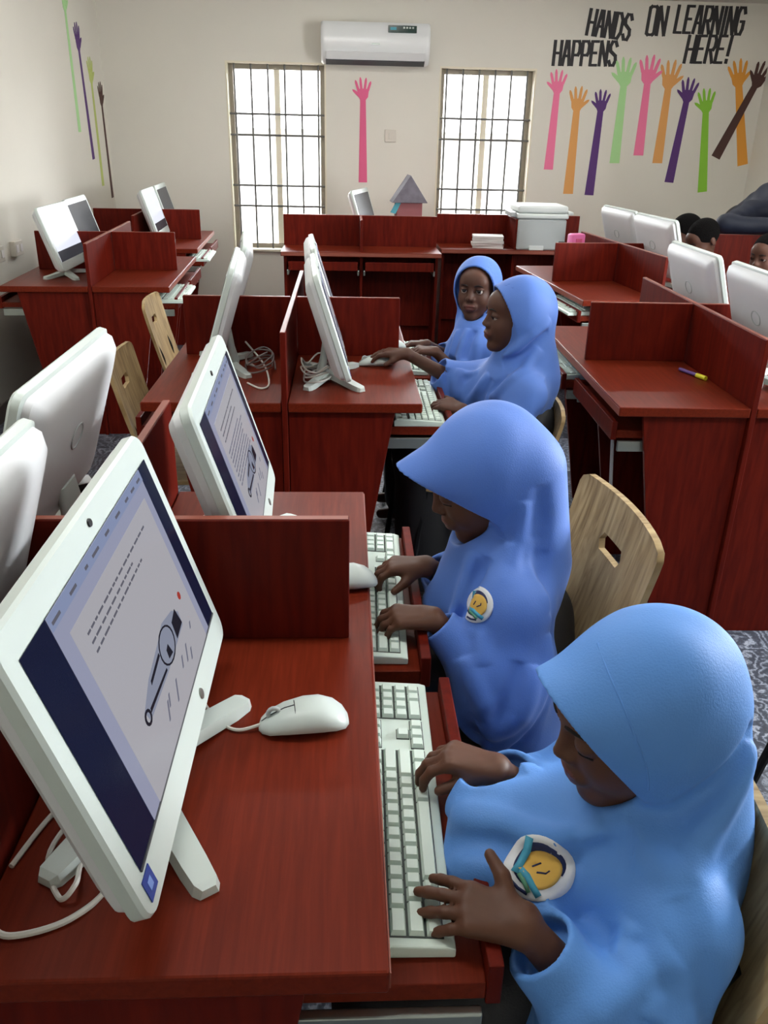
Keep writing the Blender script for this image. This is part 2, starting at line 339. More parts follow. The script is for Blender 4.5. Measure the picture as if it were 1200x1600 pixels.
def mesh_sdf(f, lo, hi, h):
    lo = np.asarray(lo, F); n = 5; size = h*2**n
    dims = np.ceil((np.asarray(hi)-lo)/size).astype(int)
    cells = np.stack(np.meshgrid(*[np.arange(d) for d in dims], indexing='ij'), -1).reshape(-1, 3)
    off = np.array([(i, j, k) for i in (0, 1) for j in (0, 1) for k in (0, 1)])
    for lv in range(n, -1, -1):
        s = h*2**lv
        if lv: d = f((lo+(cells+.5)*s).astype(F)); cells = cells[np.abs(d) < s*(1.5 if lv > 1 else 1.75)]
        if lv: cells = (cells[:, None, :]*2+off).reshape(-1, 3)
    M = 1 << 20
    key = lambda c: (c[..., 0]*M+c[..., 1])*M+c[..., 2]
    cor = cells[:, None, :]+off; kk = key(cor).reshape(-1)
    uk, inv = np.unique(kk, return_inverse=True)
    uc = np.stack([uk//(M*M), (uk//M) % M, uk % M], 1); val = f((lo+uc*h).astype(F)); v = val[inv].reshape(-1, 8)
    ins = v < 0; act = ins.any(1) & ~ins.all(1); cells = cells[act]; v = v[act]; ins = ins[act]
    pos = np.zeros((len(cells), 3)); cnt = np.zeros(len(cells))
    ed = [(a, b) for a in range(8) for b in range(a+1, 8) if bin(a ^ b).count('1') == 1]
    for a, b in ed:
        m = ins[:, a] != ins[:, b]; t = v[m, a]/(v[m, a]-v[m, b]); pos[m] += off[a]+t[:, None]*(off[b]-off[a]); cnt[m] += 1
    verts = lo+(cells+pos/cnt[:, None])*h
    ck = key(cells); order = np.argsort(ck); cks = ck[order]
    def find(c):
        k = key(c); i = np.searchsorted(cks, k); i = np.minimum(i, len(cks)-1); ok = cks[i] == k; return np.where(ok, order[i], -1)
    faces = []
    for ax, bit, (u, w_) in ((0, 4, (1, 2)), (1, 2, (2, 0)), (2, 1, (0, 1))):
        m = ins[:, 0] != ins[:, bit]; c = cells[m]; du = np.zeros(3, int); du[u] = 1; dw = np.zeros(3, int); dw[w_] = 1
        q = np.stack([find(c-du-dw), find(c-dw), find(c), find(c-du)], 1); fl = ins[m, 0]
        q[~fl] = q[~fl][:, ::-1]; faces.append(q[(q >= 0).all(1)])
    return verts, np.concatenate(faces)
def sdf_object(name, f, lo, hi, h, m, parent, extra=None, origin=(0, 0, 0)):
    v, q = mesh_sdf(f, lo, hi, h); me = bpy.data.meshes.new(name)
    me.vertices.add(len(v)); me.vertices.foreach_set('co', (v-np.asarray(origin)).astype(F).ravel())
    me.loops.add(len(q)*4); me.loops.foreach_set('vertex_index', q.astype(np.int32).ravel())
    me.polygons.add(len(q)); me.polygons.foreach_set('loop_start', np.arange(0, len(q)*4, 4, dtype=np.int32)); me.polygons.foreach_set('loop_total', np.full(len(q), 4, np.int32))
    me.update(calc_edges=True); me.materials.append(MATS[m]); me.polygons.foreach_set('use_smooth', np.ones(len(q), bool))
    if extra:
        idx = np.zeros(len(q), np.int32); cen = v[q].mean(1)
        for i, (mk, fn) in enumerate(extra): me.materials.append(MATS[mk]); idx[fn(cen.astype(F)) < 0] = i+1
        me.polygons.foreach_set('material_index', idx)
    bm = bmesh.new(); bm.from_mesh(me); be = [e for e in bm.edges if e.is_boundary]
    if be: nf = bmesh.ops.holes_fill(bm, edges=be, sides=24)['faces']; [setattr(q_, 'smooth', True) for q_ in nf]; bm.to_mesh(me)
    bm.free()
    o = bpy.data.objects.new(name, me); COL.objects.link(o); o.parent = parent; return o
def skin(name, c, r=.5):
    m = mat(name, c, r, spec=.3, noise=(30, .10)); m.node_tree.nodes['Principled BSDF'].inputs['Subsurface Weight'].default_value = .04
    m.node_tree.nodes['Principled BSDF'].inputs['Subsurface Radius'].default_value = (.008, .003, .002); return m
skin('skin_deep', S(92, 60, 44)); skin('skin_umber', S(84, 54, 42)); mat('lip', S(104, 58, 52), .4); mat('hair_black', S(12, 10, 10), .95, spec=.1, noise=(120, .4), bump=(300, .6))
def cloth(name, c, sh=.3):
    m = mat(name, c, .62, noise=(5, .05), bump=(420, .10), sheen=sh*.4); return m
cloth('hijab_blue', S(84, 126, 210)); cloth('hijab_sky', S(90, 148, 224), .1); cloth('skirt_black', S(14, 15, 20), 0); cloth('navy_shirt', S(16, 24, 44), 0); cloth('school_shirt', S(70, 100, 160))
mat('eye_white', S(178, 168, 158), .3); mat('eye_iris', S(22, 14, 10), .15); mat('brow', S(18, 13, 11), .8); mat('badge_white', S(232, 234, 236), .6); mat('badge_navy', S(28, 38, 84), .6); mat('badge_gold', S(226, 180, 84), .6); mat('badge_teal', S(70, 160, 190), .6); mat('badge_green', S(90, 150, 120), .6); mat('button_tan', S(120, 104, 84), .5)

def frame(fwd_deg, pitch, roll=0):
    """columns: forward, her left, up.  fwd_deg: heading in the xy plane; pitch>0 looks down"""
    a, p, r = math.radians(fwd_deg), math.radians(pitch), math.radians(roll)
    fw = V3(math.cos(a)*math.cos(p), math.sin(a)*math.cos(p), -math.sin(p)); left = V3(-math.sin(a), math.cos(a), 0); up = np.cross(fw, left)
    l2 = left*math.cos(r)+up*math.sin(r); u2 = up*math.cos(r)-left*math.sin(r)
    return np.stack([fw, l2, u2], 1).astype(F)
class Head:
    def __init__(s, C, heading, pitch, roll=0, k=1.0, lid=.35, ears=False):
        s.C = np.asarray(C, F); s.R = frame(heading, pitch, roll); s.k = k; s.lid = lid; s.ears = ears
    def loc(s, P): return (P-s.C)@s.R/F(s.k)
    def w(s, *p): return s.C+s.R@(np.asarray(p, F)*s.k)
    def skin(s, P):
        L = s.loc(P); A = L*np.array([1, -1, 1], F); Y = L.copy(); Y[:, 1] = np.abs(L[:, 1])
        d = d_ell(L, (-.012, 0, .030), (.090, .070, .080))
        d = smin(d, d_ell(L, (.026, 0, -.032), (.058, .054, .072)), .03)
        d = smin(d, d_ell(Y, (.044, .026, -.026), (.032, .028, .032)), .02)            # cheeks
        d = smin(d, d_ell(L, (.066, 0, -.088), (.018, .020, .016)), .025)              # chin
        d = smin(d, d_ell(L, (.062, 0, .040), (.022, .045, .03)), .03)                 # forehead
        d = smax(d, -d_ell(Y, (.088, .029, .008), (.014, .019, .011)), .014)           # eye sockets
        d = smin(d, d_cap(L, (.080, 0, .012), (.096, 0, -.018), .006, .0085), .012)    # nose bridge
        d = smin(d, d_ell(Y, (.088, .010, -.022), (.009, .0085, .0075)), .007)         # nose wings
        d = smin(d, d_ell(L, (.084, 0, -.050), (.009, .026, .016)), .012)              # mouth mound
        d = smin(d, d_ell(L, (.090, 0, -.0455), (.0065, .020, .0052)), .004)           # lips
        d = smin(d, d_ell(L, (.088, 0, -.0565), (.0070, .017, .0058)), .004)
        d = smax(d, -d_ell(L, (.099, 0, -.0512), (.007, .019, .0016)), .003)           # mouth line
        e = d_ell(Y, (.0715, .029, .008), (.0135, .0165, .0125)); cut = (Y[:, 2]-.008)+F(s.lid)*.012-.0*Y[:, 0]
        d = smin(d, smax(e, -cut, .002), .004)                                         # upper lids
        lo = smax(d_ell(Y, (.070, .029, .007), (.0135, .0165, .0125)), cut+.0105*(1-F(s.lid)) if s.lid < .8 else cut+.001, .002); d = smin(d, lo, .004)
        if s.ears: d = smin(d, d_ell(Y, (-.015, .072, -.005), (.016, .008, .027)), .006)
        return d*F(s.k)
    def lips(s, P):
        L = s.loc(P); return np.minimum(d_ell(L, (.091, 0, -.0455), (.009, .021, .0062)), d_ell(L, (.089, 0, -.0565), (.010, .018, .0066)))
    def hood(s, P, tip=(.10, .020, .064), cheek=.080):
        """closed cloth volume around the head, drawn out into a visor; cut open by opening()"""
        L = s.loc(P)
        d = d_ell(L, (-.020, 0, .024), (.104, .086, .102))
        d = smin(d, d_cap(L, (-.01, 0, .026), (tip[0], 0, tip[1]), cheek+.006, tip[2]), .02)
        d = smin(d, d_cap(L, (-.005, 0, -.02), (.012, 0, -.088), cheek, cheek*.80), .03)
        return d*F(s.k)
    def plane(s, P, px, ps, bow=0.0):
        L = s.loc(P); return (L[:, 0]-(px+ps*L[:, 2])-bow*L[:, 1]**2)/F(math.sqrt(1+ps*ps))*F(s.k)
def hand_sdf(P, wr, fore, back, thumb, curl=(20, 30, 20), spread=1.0, s=1.0, each=None, thumb_dir=None):
    """fore: wrist->knuckles, back: normal on the back of the hand, thumb: towards the thumb"""
    d = nrm(fore); t = np.asarray(thumb, F); t = nrm(t-d*(t@d)); n = np.cross(d, t)
    if n@np.asarray(back, F) < 0: n = -n
    wr = np.asarray(wr, F); palm = None; fing = None
    for i, (off, ln, fl, ang, r) in enumerate(((.023, .064, .056, 13, .0072), (.0085, .067, .063, 4, .0075), (-.0065, .064, .058, -5, .0072), (-.0205, .058, .046, -14, .0064))):
        kn = wr+(d*ln+t*off+n*.002)*s; c = d_cap(P, wr+t*off*.62*s, kn, .0125*s, .0095*s); palm = c if palm is None else smin(palm, c, .012*s)
        a = math.radians(ang*spread); dr = d*math.cos(a)+t*math.sin(a); cu = curl if each is None else each[i]; p = kn; acc = 0
        fd = None
        for frac, q, r0, r1 in ((.46, cu[0], 1.08, .98), (.30, cu[1], .98, .92), (.24, cu[2], .92, .80)):
            acc += math.radians(q); v = dr*math.cos(acc)-n*math.sin(acc); p2 = p+v*fl*frac*s
            c = d_cap(P, p, p2, r*r0*s, r*r1*s); fd = c if fd is None else smin(fd, c, .003*s); p = p2
        fing = fd if fing is None else np.minimum(fing, fd)
    b0 = wr+(d*.018+t*.016)*s; td = nrm(d*.62+t*.72-n*.30) if thumb_dir is None else nrm(d*thumb_dir[0]+t*thumb_dir[1]+n*thumb_dir[2])
    b1 = b0+td*.034*s; td2 = nrm(td+d*.35-n*.15); b2 = b1+td2*.028*s
    th = smin(d_cap(P, b0, b1, .0125*s, .0095*s), d_cap(P, b1, b2, .0092*s, .0070*s), .004*s)
    palm = smin(palm, th, .010*s)
    return smin(palm, fing, .006*s)
def box_of(pts, m): p = np.array(pts); return p.min(0)-m, p.max(0)+m
def surf_patch(f, c, n, up, polys, parent, base=.0012):
    """thin patches lying on the surface f=0; polys: (name, material, list of quads-grids in 2D, lift)"""
    n = nrm(n); up = np.asarray(up, F); up = nrm(up-n*(up@n)); rt = np.cross(up, n)
    def proj(pts):
        P = np.array([np.asarray(c, F)+rt*a+up*b for a, b in pts], F)
        for _ in range(14):
            dd = f(P); P = P-n*(np.clip(dd, -.02, .02)*.7)[:, None]
        return P
    for name, mt, grid, lift in polys:
        nr, nc = len(grid), len(grid[0]); P = proj([p for r in grid for p in r])+n*(base+lift); m = MB()
        vs = [m.b.verts.new(p) for p in P]
        for i in range(nr-1):
            for j in range(nc-1):
                q = [vs[i*nc+j], vs[i*nc+j+1], vs[(i+1)*nc+j+1], vs[(i+1)*nc+j]]
                if len(set(q)) == 4: m.b.faces.new(q)
        bmesh.ops.remove_doubles(m.b, verts=m.b.verts, dist=1e-5); bmesh.ops.recalc_face_normals(m.b, faces=m.b.faces)
        o = m.build(name, mt, parent, True)
        sm = o.modifiers.new('thickness', 'SOLIDIFY'); sm.thickness = .0008; sm.offset = 0
def disc(r, cx=0, cy=0, r0=0, n=28, k=6, ex=1, a0=0, a1=360):
    return [[(cx+ex*(r0+(r-r0)*i/k)*math.cos(math.radians(a0+(a1-a0)*j/n)), cy+(r0+(r-r0)*i/k)*math.sin(math.radians(a0+(a1-a0)*j/n))) for j in range(n+1)] for i in range(k+1)]
def band(pts, w_):
    out = [[], []]
    for i, p in enumerate(pts):
        a = Vector(pts[max(i-1, 0)]); b = Vector(pts[min(i+1, len(pts)-1)]); t = (b-a).normalized(); n = Vector((-t.y, t.x)); out[0].append(tuple(Vector(p)+n*w_)); out[1].append(tuple(Vector(p)-n*w_))
    return out
def badge(f, c, n, up, parent, R=.034):
    bd = bpy.data.objects.new('badge', None); COL.objects.link(bd); bd.parent = parent
    k = R/.034
    surf_patch(f, c, n, up, [
        ('badge_rim', 'badge_white', disc(.034*k, n=32), 0),
        ('badge_crescent', 'badge_navy', disc(.024*k, -.001*k, .002*k, .0, a0=20, a1=320), .0008),
        ('badge_center', 'badge_gold', disc(.0205*k, .0025*k, -.0005*k), .0016),
        ('badge_stripe', 'badge_teal', band([(-.024*k, .020*k), (-.020*k, .006*k), (-.015*k, -.008*k), (-.012*k, -.018*k)], .0042*k), .0024),
        ('badge_wave', 'badge_teal', band([(-.010*k, -.012*k), (.0, -.012*k), (.010*k, -.016*k), (.022*k, -.020*k)], .0035*k), .0025),
        ('badge_wave', 'badge_green', band([(-.008*k, -.016*k), (.002*k, -.019*k), (.012*k, -.024*k)], .0022*k), .003),
        ('badge_mark', 'badge_navy', band([(-.002*k, .006*k), (-.004*k, -.002*k)], .0008*k), .0026),
        ('badge_mark', 'badge_navy', band([(.004*k, -.003*k), (.007*k, -.0005*k), (.0105*k, .002*k), (.010*k, .006*k)], .0008*k), .0026),
        ('badge_lettering', 'badge_navy', band([(-.010*k, -.0275*k), (.0, -.0285*k), (.011*k, -.0265*k)], .0017*k), .001)], bd)
    return bd
def eyes(h, parent, which=(1, -1), look=(0, 0)):
    for s_ in which:
        c = h.w(.0705, .029*s_, .0075); r = .0118*h.k
        m = MB(); bmesh.ops.create_uvsphere(m.b, u_segments=16, v_segments=10, radius=r); o = m.build('eye', 'eye_white', parent, True); o.location = c
        fw = h.R@nrm((1, look[0], look[1])); rot = Vector(fw).to_track_quat('Z', 'Y')
        m = MB(); m.loft([[(q*math.cos(2*PI*k/16), q*math.sin(2*PI*k/16), z) for k in range(16)] for q, z in ((.0076*h.k, r*.77), (.0072*h.k, r*.92), (.003*h.k, r*1.04))]); i = m.build('iris', 'eye_iris', o, True); i.rotation_mode = 'QUATERNION'; i.rotation_quaternion = rot
def on_skin(h, y, z, lift=.0):
    x = .13
    for _ in range(40):
        d = float(h.skin(np.array([h.w(x, y, z)], F))[0])
        if d < .0004: break
        x -= d*.8
    return h.w(x+lift, y, z)
def brows(h, parent):
    for s_ in (1, -1):
        pts = [on_skin(h, s_*y, z, .0004) for y, z in ((.013, .0255), (.022, .0285), (.032, .0285), (.042, .024))]
        MB().tube(spline(pts, 4), .002, 6, [.0012+.0014*math.sin(PI*min(1, .15+i/13)) for i in range(13)]).build('eyebrow', 'brow', parent, True)
        pts = [on_skin(h, s_*y, z-.012*h.lid+.0002, .0006) for y, z in ((.015, .0065), (.022, .0082), (.031, .0082), (.042, .005))]
        MB().tube(spline(pts, 4), .0011, 5).build('eyelash', 'brow', parent, True)
def body_sdf(g, h):
    sL, sR, eL, eR, wL, wR = [np.asarray(g[k], F) for k in ('shL', 'shR', 'elL', 'elR', 'wrL', 'wrR')]
    nb, pv = np.asarray(g['neck'], F), np.asarray(g['pelvis'], F); kn = [np.asarray(k, F) for k in g['knees']]; an = [np.asarray(k, F) for k in g['ankles']]
    tl = np.asarray(g['fwd'], F); sd = nrm(sL-sR); chest = nb*.72+pv*.28
    def f(P):
        d = h.skin(P)
        d = smin(d, d_cap(P, h.w(-.018, 0, -.050), nb, .038*h.k, .042*h.k), .02)
        d2 = smin(d_cap(P, chest, pv, .085, .095), d_cap(P, sL, sR, .040, .040), .05); d = smin(d, d2, .03)
        d2 = smin(d_cap(P, sL, eL, .034, .027), d_cap(P, eL, wL, .027, .0175), .012); d2 = smin(d2, hand_sdf(P, wL, *g['handL'][:3], **g['handL'][3]), .012)
        d = smin(d, d2, .02)
        d2 = smin(d_cap(P, sR, eR, .034, .027), d_cap(P, eR, wR, .027, .0175), .012); d2 = smin(d2, hand_sdf(P, wR, *g['handR'][:3], **g['handR'][3]), .012)
        d = smin(d, d2, .02)
        for i, s_ in ((0, 1), (1, -1)):
            hp = pv+sd*s_*.055-V3(0, 0, .02); l = smin(d_cap(P, hp, kn[i], .060, .042), d_cap(P, kn[i], an[i], .040, .026), .02)
            l = smin(l, d_cap(P, an[i]-V3(0, 0, .02), an[i]-V3(0, 0, .025)+tl*.11, .026, .020), .02); d = smin(d, l, .03)
        return d
    return f
def girl(name_label, g, res=.003):
    h = g['head']; base = np.array([g['pelvis'][0], g['pelvis'][1], 0], F)
    t = bpy.data.objects.new('person', None); COL.objects.link(t); tag(t, name_label, 'person', g.get('group', 'girls in blue hijabs')); t.empty_display_size = .1
    fb = body_sdf(g, h)
    pts = [g[k] for k in ('shL', 'shR', 'elL', 'elR', 'wrL', 'wrR', 'neck', 'pelvis')]+list(g['knees'])+list(g['ankles'])+[h.C]
    lo, hi = box_of(pts, .19); lo[2] = -.02
    sdf_object('body', fb, lo, hi, res, g.get('skin', 'skin_deep'), t, [('lip', h.lips)])
    eyes(h, t, look=g.get('look', (0, -.2)))
    brows(h, t)
    return t, h, fb
def limb_skirt(g, t, m='skirt_black', r=1.0, res=.006):
    pv = np.asarray(g['pelvis'], F); kn = [np.asarray(k, F) for k in g['knees']]; an = [np.asarray(k, F) for k in g['ankles']]; sd = nrm(np.asarray(g['shL'], F)-np.asarray(g['shR'], F))
    def f(P):
        d = d_cap(P, pv+V3(0, 0, .06), pv-V3(0, 0, .01), .115, .120)
        for i, s_ in ((0, 1), (1, -1)):
            d = smin(d, smin(d_cap(P, pv+sd*s_*.055, kn[i], .085*r, .068*r), d_cap(P, kn[i], an[i]+V3(0, 0, .04), .066*r, .075*r), .04), .06)
        mid = (kn[0]+kn[1])*.5; d = smin(d, d_cap(P, pv, mid, .09*r, .07*r), .05); d = smin(d, d_cap(P, mid, (an[0]+an[1])*.5+V3(0, 0, .05), .07*r, .08*r), .05)
        d = d+.003*np.sin(40*P[:, 1]+12*P[:, 2])
        return smax(d, .05-P[:, 2], .004)
    lo, hi = box_of([pv]+kn+an, .17); lo[2] = 0
    return sdf_object('skirt', f, lo, hi, res, m, t)
def fold_field(P, c, n1, ph, zs):
    th = np.arctan2(P[:, 1]-c[1], P[:, 0]-c[0]); z = P[:, 2]
    a = np.abs(np.sin(.5*(n1*th+2.0*np.sin(8*z+ph)+ph))); b = np.abs(np.sin(.5*((n1*1.6)*th-12*z+1.3*np.sin(5*th)+2*ph)))
    return (a*1.3-.8)+(b*.8-.5)
def fold_line(P, pl, A, w_):
    """soft ridge (A>0) or groove (A<0) along a polyline, fading at both ends"""
    pl = [np.asarray(p, F) for p in pl]; n = len(pl)-1; best = np.full(len(P), 9, F); tt = np.zeros(len(P), F)
    for i in range(n):
        ab = pl[i+1]-pl[i]; t = np.clip(((P-pl[i])@ab)/float(ab@ab), 0, 1); q = P-pl[i]-t[:, None]*ab; d = np.sqrt((q*q).sum(1))
        m = d < best; best = np.where(m, d, best); tt = np.where(m, (i+t)/n, tt)
    return F(A*1.7)*np.exp(-(best/F(w_*1.1))**2)*np.sqrt(np.maximum(np.sin(PI*np.clip(tt, 0, 1)), 0))
def cape(g, h, fb, t, m='hijab_blue', res=.0035):
    """one cloth: hood around the face, wrapped throat, wide cape over shoulders and arms"""
    sL, sR, eL, eR, wL, wR, nb = [np.asarray(g[k], F) for k in ('shL', 'shR', 'elL', 'elR', 'wrL', 'wrR', 'neck')]
    c = g['cape']; fw = np.asarray(g['fwd'], F); mid = (sL+sR)*.5
    endL = eL+(wL-eL)*c.get('endL', .7); endR = eR+(wR-eR)*c.get('endR', .7)
    bot = np.asarray(c['bottom'], F); folds = []; new = []
    dL, dR = nrm(endL-eL), nrm(endR-eR)
    def shoulders(P):
        thr = d_cap(P, h.w(-.004, 0, -.112), nb+fw*.004, .056*h.k, .075)
        sh = d_cap(P, sL, sR, .062, .062); sh = smin(sh, d_cap(P, nb-V3(0, 0, .01), mid-V3(0, 0, .02), .078, .10), .06)
        sh = smin(sh, thr, .03)
        body = d_cap(P, mid-V3(0, 0, .05), bot, c.get('r0', .125), c.get('r1', .165))
        sh = smin(sh, body, .05)
        aL = smin(d_cap(P, sL, eL, .060, .056), smax(d_cap(P, eL, endL, .056, c.get('cuffL', .046)), (P-endL)@dL, .003), .025)
        aR = smin(d_cap(P, sR, eR, .060, .056), smax(d_cap(P, eR, endR, .056, c.get('cuffR', .046)), (P-endR)@dR, .003), .025)
        arm = smin(aL, aR, .04)
        sh = smin(sh, arm, .035)
        for kind, a, b, r, k in c.get('extra', ()):
            q = d_cap(P, a, b, *r) if kind == 'cap' else d_ell(P, a, b)
            sh = smin(sh, q, k)
        low = np.clip((mid[2]+.05-P[:, 2])/.14, 0, 1)
        sh = sh+c.get('amp', .005)*low*fold_field(P, mid, c.get('n', 7), c.get('ph', 0.5), 1)
        return sh
    def base(P): return smin(h.hood(P, *c['hood']), shoulders(P), c.get('kneck', .02))
    def fold_sum(P):
        s = np.zeros(len(P), F)
        for pl, A, w_ in folds: s += fold_line(P, pl, A, w_)
        return s
    for pl, A, w_ in c.get('fold', ()):
        Q = np.array(spline(pl, 3), F)
        for _ in range(12):
            d0 = base(Q); e = F(.004); G = np.stack([(base(Q+v*e)-d0)/e for v in np.eye(3, dtype=F)], 1); G /= np.linalg.norm(G, axis=1)[:, None]+1e-6; Q = Q-G*np.clip(d0, -.05, .05)[:, None]*F(.8)
        new.append((Q, A, w_))
    folds.extend(new)
    def raw(P): return base(P)-fold_sum(P)
    def f(P):
        hd = h.hood(P, *c['hood']); pl = h.plane(P, *c['cut']); L = h.loc(P)
        hd = hd+.0022*np.sin(30*L[:, 0]+20*L[:, 2]+3*np.sin(25*L[:, 1]))*np.clip(L[:, 0]*-8+.4, 0, 1)
        d = smax(hd, pl, .0015)
        d = smax(d, -smax(hd+.0065, -(pl+.045), .004), .002)
        sh = shoulders(P)
        # nothing of the shoulders may cover the face
        face = smax(d_ell(L, (.055, 0, -.02), (.075, .062, .085)), -(pl+.0), .002)*F(h.k); sh = smax(sh, -face, .006)
        d = smin(d, sh, c.get('kneck', .02))-fold_sum(P)
        for w_, e_, r_ in ((endL, eL, c.get('cuffL', .046)), (endR, eR, c.get('cuffR', .046))):   # open sleeve ends
            dr = nrm(w_-e_); q = smax(d_cap(P, w_-dr*.03, w_+dr*.10, r_-.008, r_-.004), -((P-(w_-dr*.02))@dr.astype(F)), .003); d = smax(d, -q, .004)
        pn, pd = c['hem']; d = smax(d, -(P@np.asarray(pn, F)-F(pd)), .006)
        return d
    pts = [sL, sR, eL, eR, endL, endR, bot, h.C]+[np.asarray(e[1], F) for e in c.get('extra', ())]
    lo, hi = box_of(pts, .22)
    o = sdf_object('hijab', f, lo, hi, res, m, t)
    return o, raw
def seam(h, raw, t, pts, m='hijab_blue'):
    """sewn seam running over the hood; pts are directions in the head frame"""
    out = []
    for v in pts:
        v = nrm(v); r = .20
        for _ in range(60):
            d = float(raw(np.array([h.w(*(v*r))], F))[0])
            if d < .0003: break
            r -= d*.7
        out.append(h.w(*(v*r)))
    MB().tube(spline(out, 6), .0013, 6).build('hood_seam', m, t, True)

# girl in the foreground
H1 = Head((.325, .735, .862), 187, 15, 0, .97, lid=.85)
g1 = dict(head=H1, fwd=V3(-1, 0, 0), neck=(.362, .735, .735), pelvis=(.36, .735, .56), shL=(.358, .625, .668), shR=(.340, .850, .668),
  elL=(.310, .555, .560), elR=(.265, .880, .600), wrL=(.185, .598, .702), wrR=(.192, .818, .712),
  knees=((.06, .66, .52), (.06, .82, .52)), ankles=((.09, .66, .08), (.09, .82, .08)),
  handL=((-1, .36, .02), (0, -.25, 1), (.2, 1, .3), dict(each=((14, 12, 8), (10, 10, 8), (12, 12, 10), (16, 14, 10)), spread=.9, s=.92, thumb_dir=(.45, .85, .25))),
  handR=((-1, .20, .22), (-.1, .5, .9), (-.1, -1, .05), dict(curl=(38, 34, 26), spread=.4, s=.94, thumb_dir=(.75, .35, -.5))),
  cape=dict(bottom=(.36, .735, .36), r0=.105, r1=.140, endL=.86, endR=.72, cuffL=.040, cuffR=.040, hood=((.125, .032, .052), .079), cut=(.062, .48, 0), kneck=.014, amp=.004, n=5, ph=.4,
    hem=((0, 0, 1), .34), extra=[('cap', (.30, .77, .66), (.185, .765, .685), (.075, .055), .04), ('cap', (.21, .70, .66), (.170, .710, .665), (.06, .054), .04), ('cap', (.32, .60, .56), (.345, .60, .36), (.07, .085), .05),
      ('cap', (.375, .735, .87), (.415, .735, .66), (.070, .075), .04), ('cap', (.27, .58, .63), (.235, .585, .50), (.045, .05), .03)],
    fold=[([(.27, .67, .755), (.21, .70, .725), (.135, .75, .70)], .012, .014), ([(.26, .66, .735), (.19, .69, .705), (.13, .72, .68)], -.009, .012),
          ([(.292, .660, .772), (.35, .635, .790), (.40, .645, .825), (.455, .69, .88)], -.014, .011), ([(.30, .645, .748), (.36, .615, .768), (.42, .63, .805), (.465, .68, .86)], .011, .015),
          ([(.33, .56, .70), (.25, .545, .65), (.21, .55, .60)], .010, .016), ([(.30, .54, .62), (.27, .525, .50), (.28, .52, .38)], .012, .015), ([(.27, .535, .62), (.245, .53, .50), (.25, .53, .38)], -.010, .012),
          ([(.22, .57, .60), (.225, .545, .50), (.235, .54, .38)], .010, .013), ([(.36, .55, .62), (.33, .53, .50), (.33, .52, .38)], -.008, .016), ([(.275, .61, .70), (.265, .585, .65), (.27, .57, .60)], -.007, .017), ([(.285, .60, .71), (.285, .575, .65), (.295, .56, .60)], .009, .012), ([(.34, .60, .74), (.36, .57, .66), (.37, .55, .56), (.37, .54, .44)], -.007, .014), ([(.31, .66, .76), (.25, .665, .735), (.21, .68, .715)], -.008, .010), ([(.24, .81, .73), (.18, .79, .72), (.13, .76, .69)], .010, .012), ([(.22, .80, .74), (.17, .775, .725)], -.008, .010)]))
# girl behind the partition
H2 = Head((.236, 1.305, .915), 185, 25, 0, .98, lid=.9)
g2 = dict(head=H2, fwd=V3(-1, 0, 0), neck=(.275, 1.305, .785), pelvis=(.31, 1.305, .56), shL=(.285, 1.200, .715), shR=(.272, 1.410, .715),
  elL=(.265, 1.15, .590), elR=(.245, 1.44, .620), wrL=(.150, 1.188, .706), wrR=(.150, 1.345, .722),
  knees=((.02, 1.23, .52), (.02, 1.39, .52)), ankles=((.06, 1.23, .08), (.06, 1.39, .08)),
  handL=((-1, .02, .04), (0, -.15, 1), (.1, 1, .1), dict(curl=(30, 42, 30), spread=.6, s=.95, thumb_dir=(.7, .5, -.55))),
  handR=((-1, -.02, .02), (0, .1, 1), (.1, -1, .0), dict(curl=(30, 40, 28), spread=.6, s=.95, thumb_dir=(.7, .55, -.5))),
  cape=dict(bottom=(.32, 1.30, .36), r0=.098, r1=.120, endL=.93, endR=.75, cuffL=.034, cuffR=.036, hood=((.150, .050, .036), .078), cut=(.060, .80, 0), kneck=.030, amp=.004, n=5, ph=2.1,
    hem=((.77, 0, .64), .490), extra=[('cap', (.26, 1.31, .76), (.19, 1.30, .66), (.062, .045), .04), ('cap', (.26, 1.17, .62), (.22, 1.17, .53), (.055, .055), .05), ('cap', (.31, 1.40, .70), (.32, 1.36, .42), (.062, .09), .06), ('cap', (.31, 1.305, .93), (.335, 1.305, .76), (.066, .068), .05), ('cap', (.30, 1.19, .60), (.33, 1.19, .38), (.07, .085), .05)],
    fold=[([(.30, 1.215, .90), (.275, 1.20, .80), (.25, 1.18, .70)], .007, .014), ([(.27, 1.225, .83), (.245, 1.185, .72), (.23, 1.155, .63)], .010, .013), ([(.33, 1.205, .93), (.335, 1.20, .82), (.32, 1.18, .72)], -.006, .014), ([(.24, 1.235, .80), (.215, 1.20, .70), (.205, 1.17, .64)], -.008, .012), ([(.225, 1.25, .80), (.195, 1.225, .71), (.18, 1.20, .64)], .008, .010),
          ([(.20, 1.15, .66), (.235, 1.115, .60), (.24, 1.11, .54)], .009, .014), ([(.31, 1.12, .66), (.285, 1.10, .58), (.235, 1.105, .53)], .014, .014), ([(.285, 1.115, .67), (.26, 1.10, .60), (.225, 1.105, .565)], -.006, .014),
          ([(.36, 1.14, .70), (.33, 1.10, .58), (.27, 1.10, .50), (.23, 1.11, .49)], .012, .015), ([(.35, 1.13, .64), (.31, 1.10, .54), (.26, 1.10, .47)], -.011, .012), ([(.37, 1.17, .84), (.38, 1.17, .72), (.37, 1.15, .60)], -.006, .016), ([(.345, 1.16, .86), (.35, 1.16, .74)], .006, .014)]))
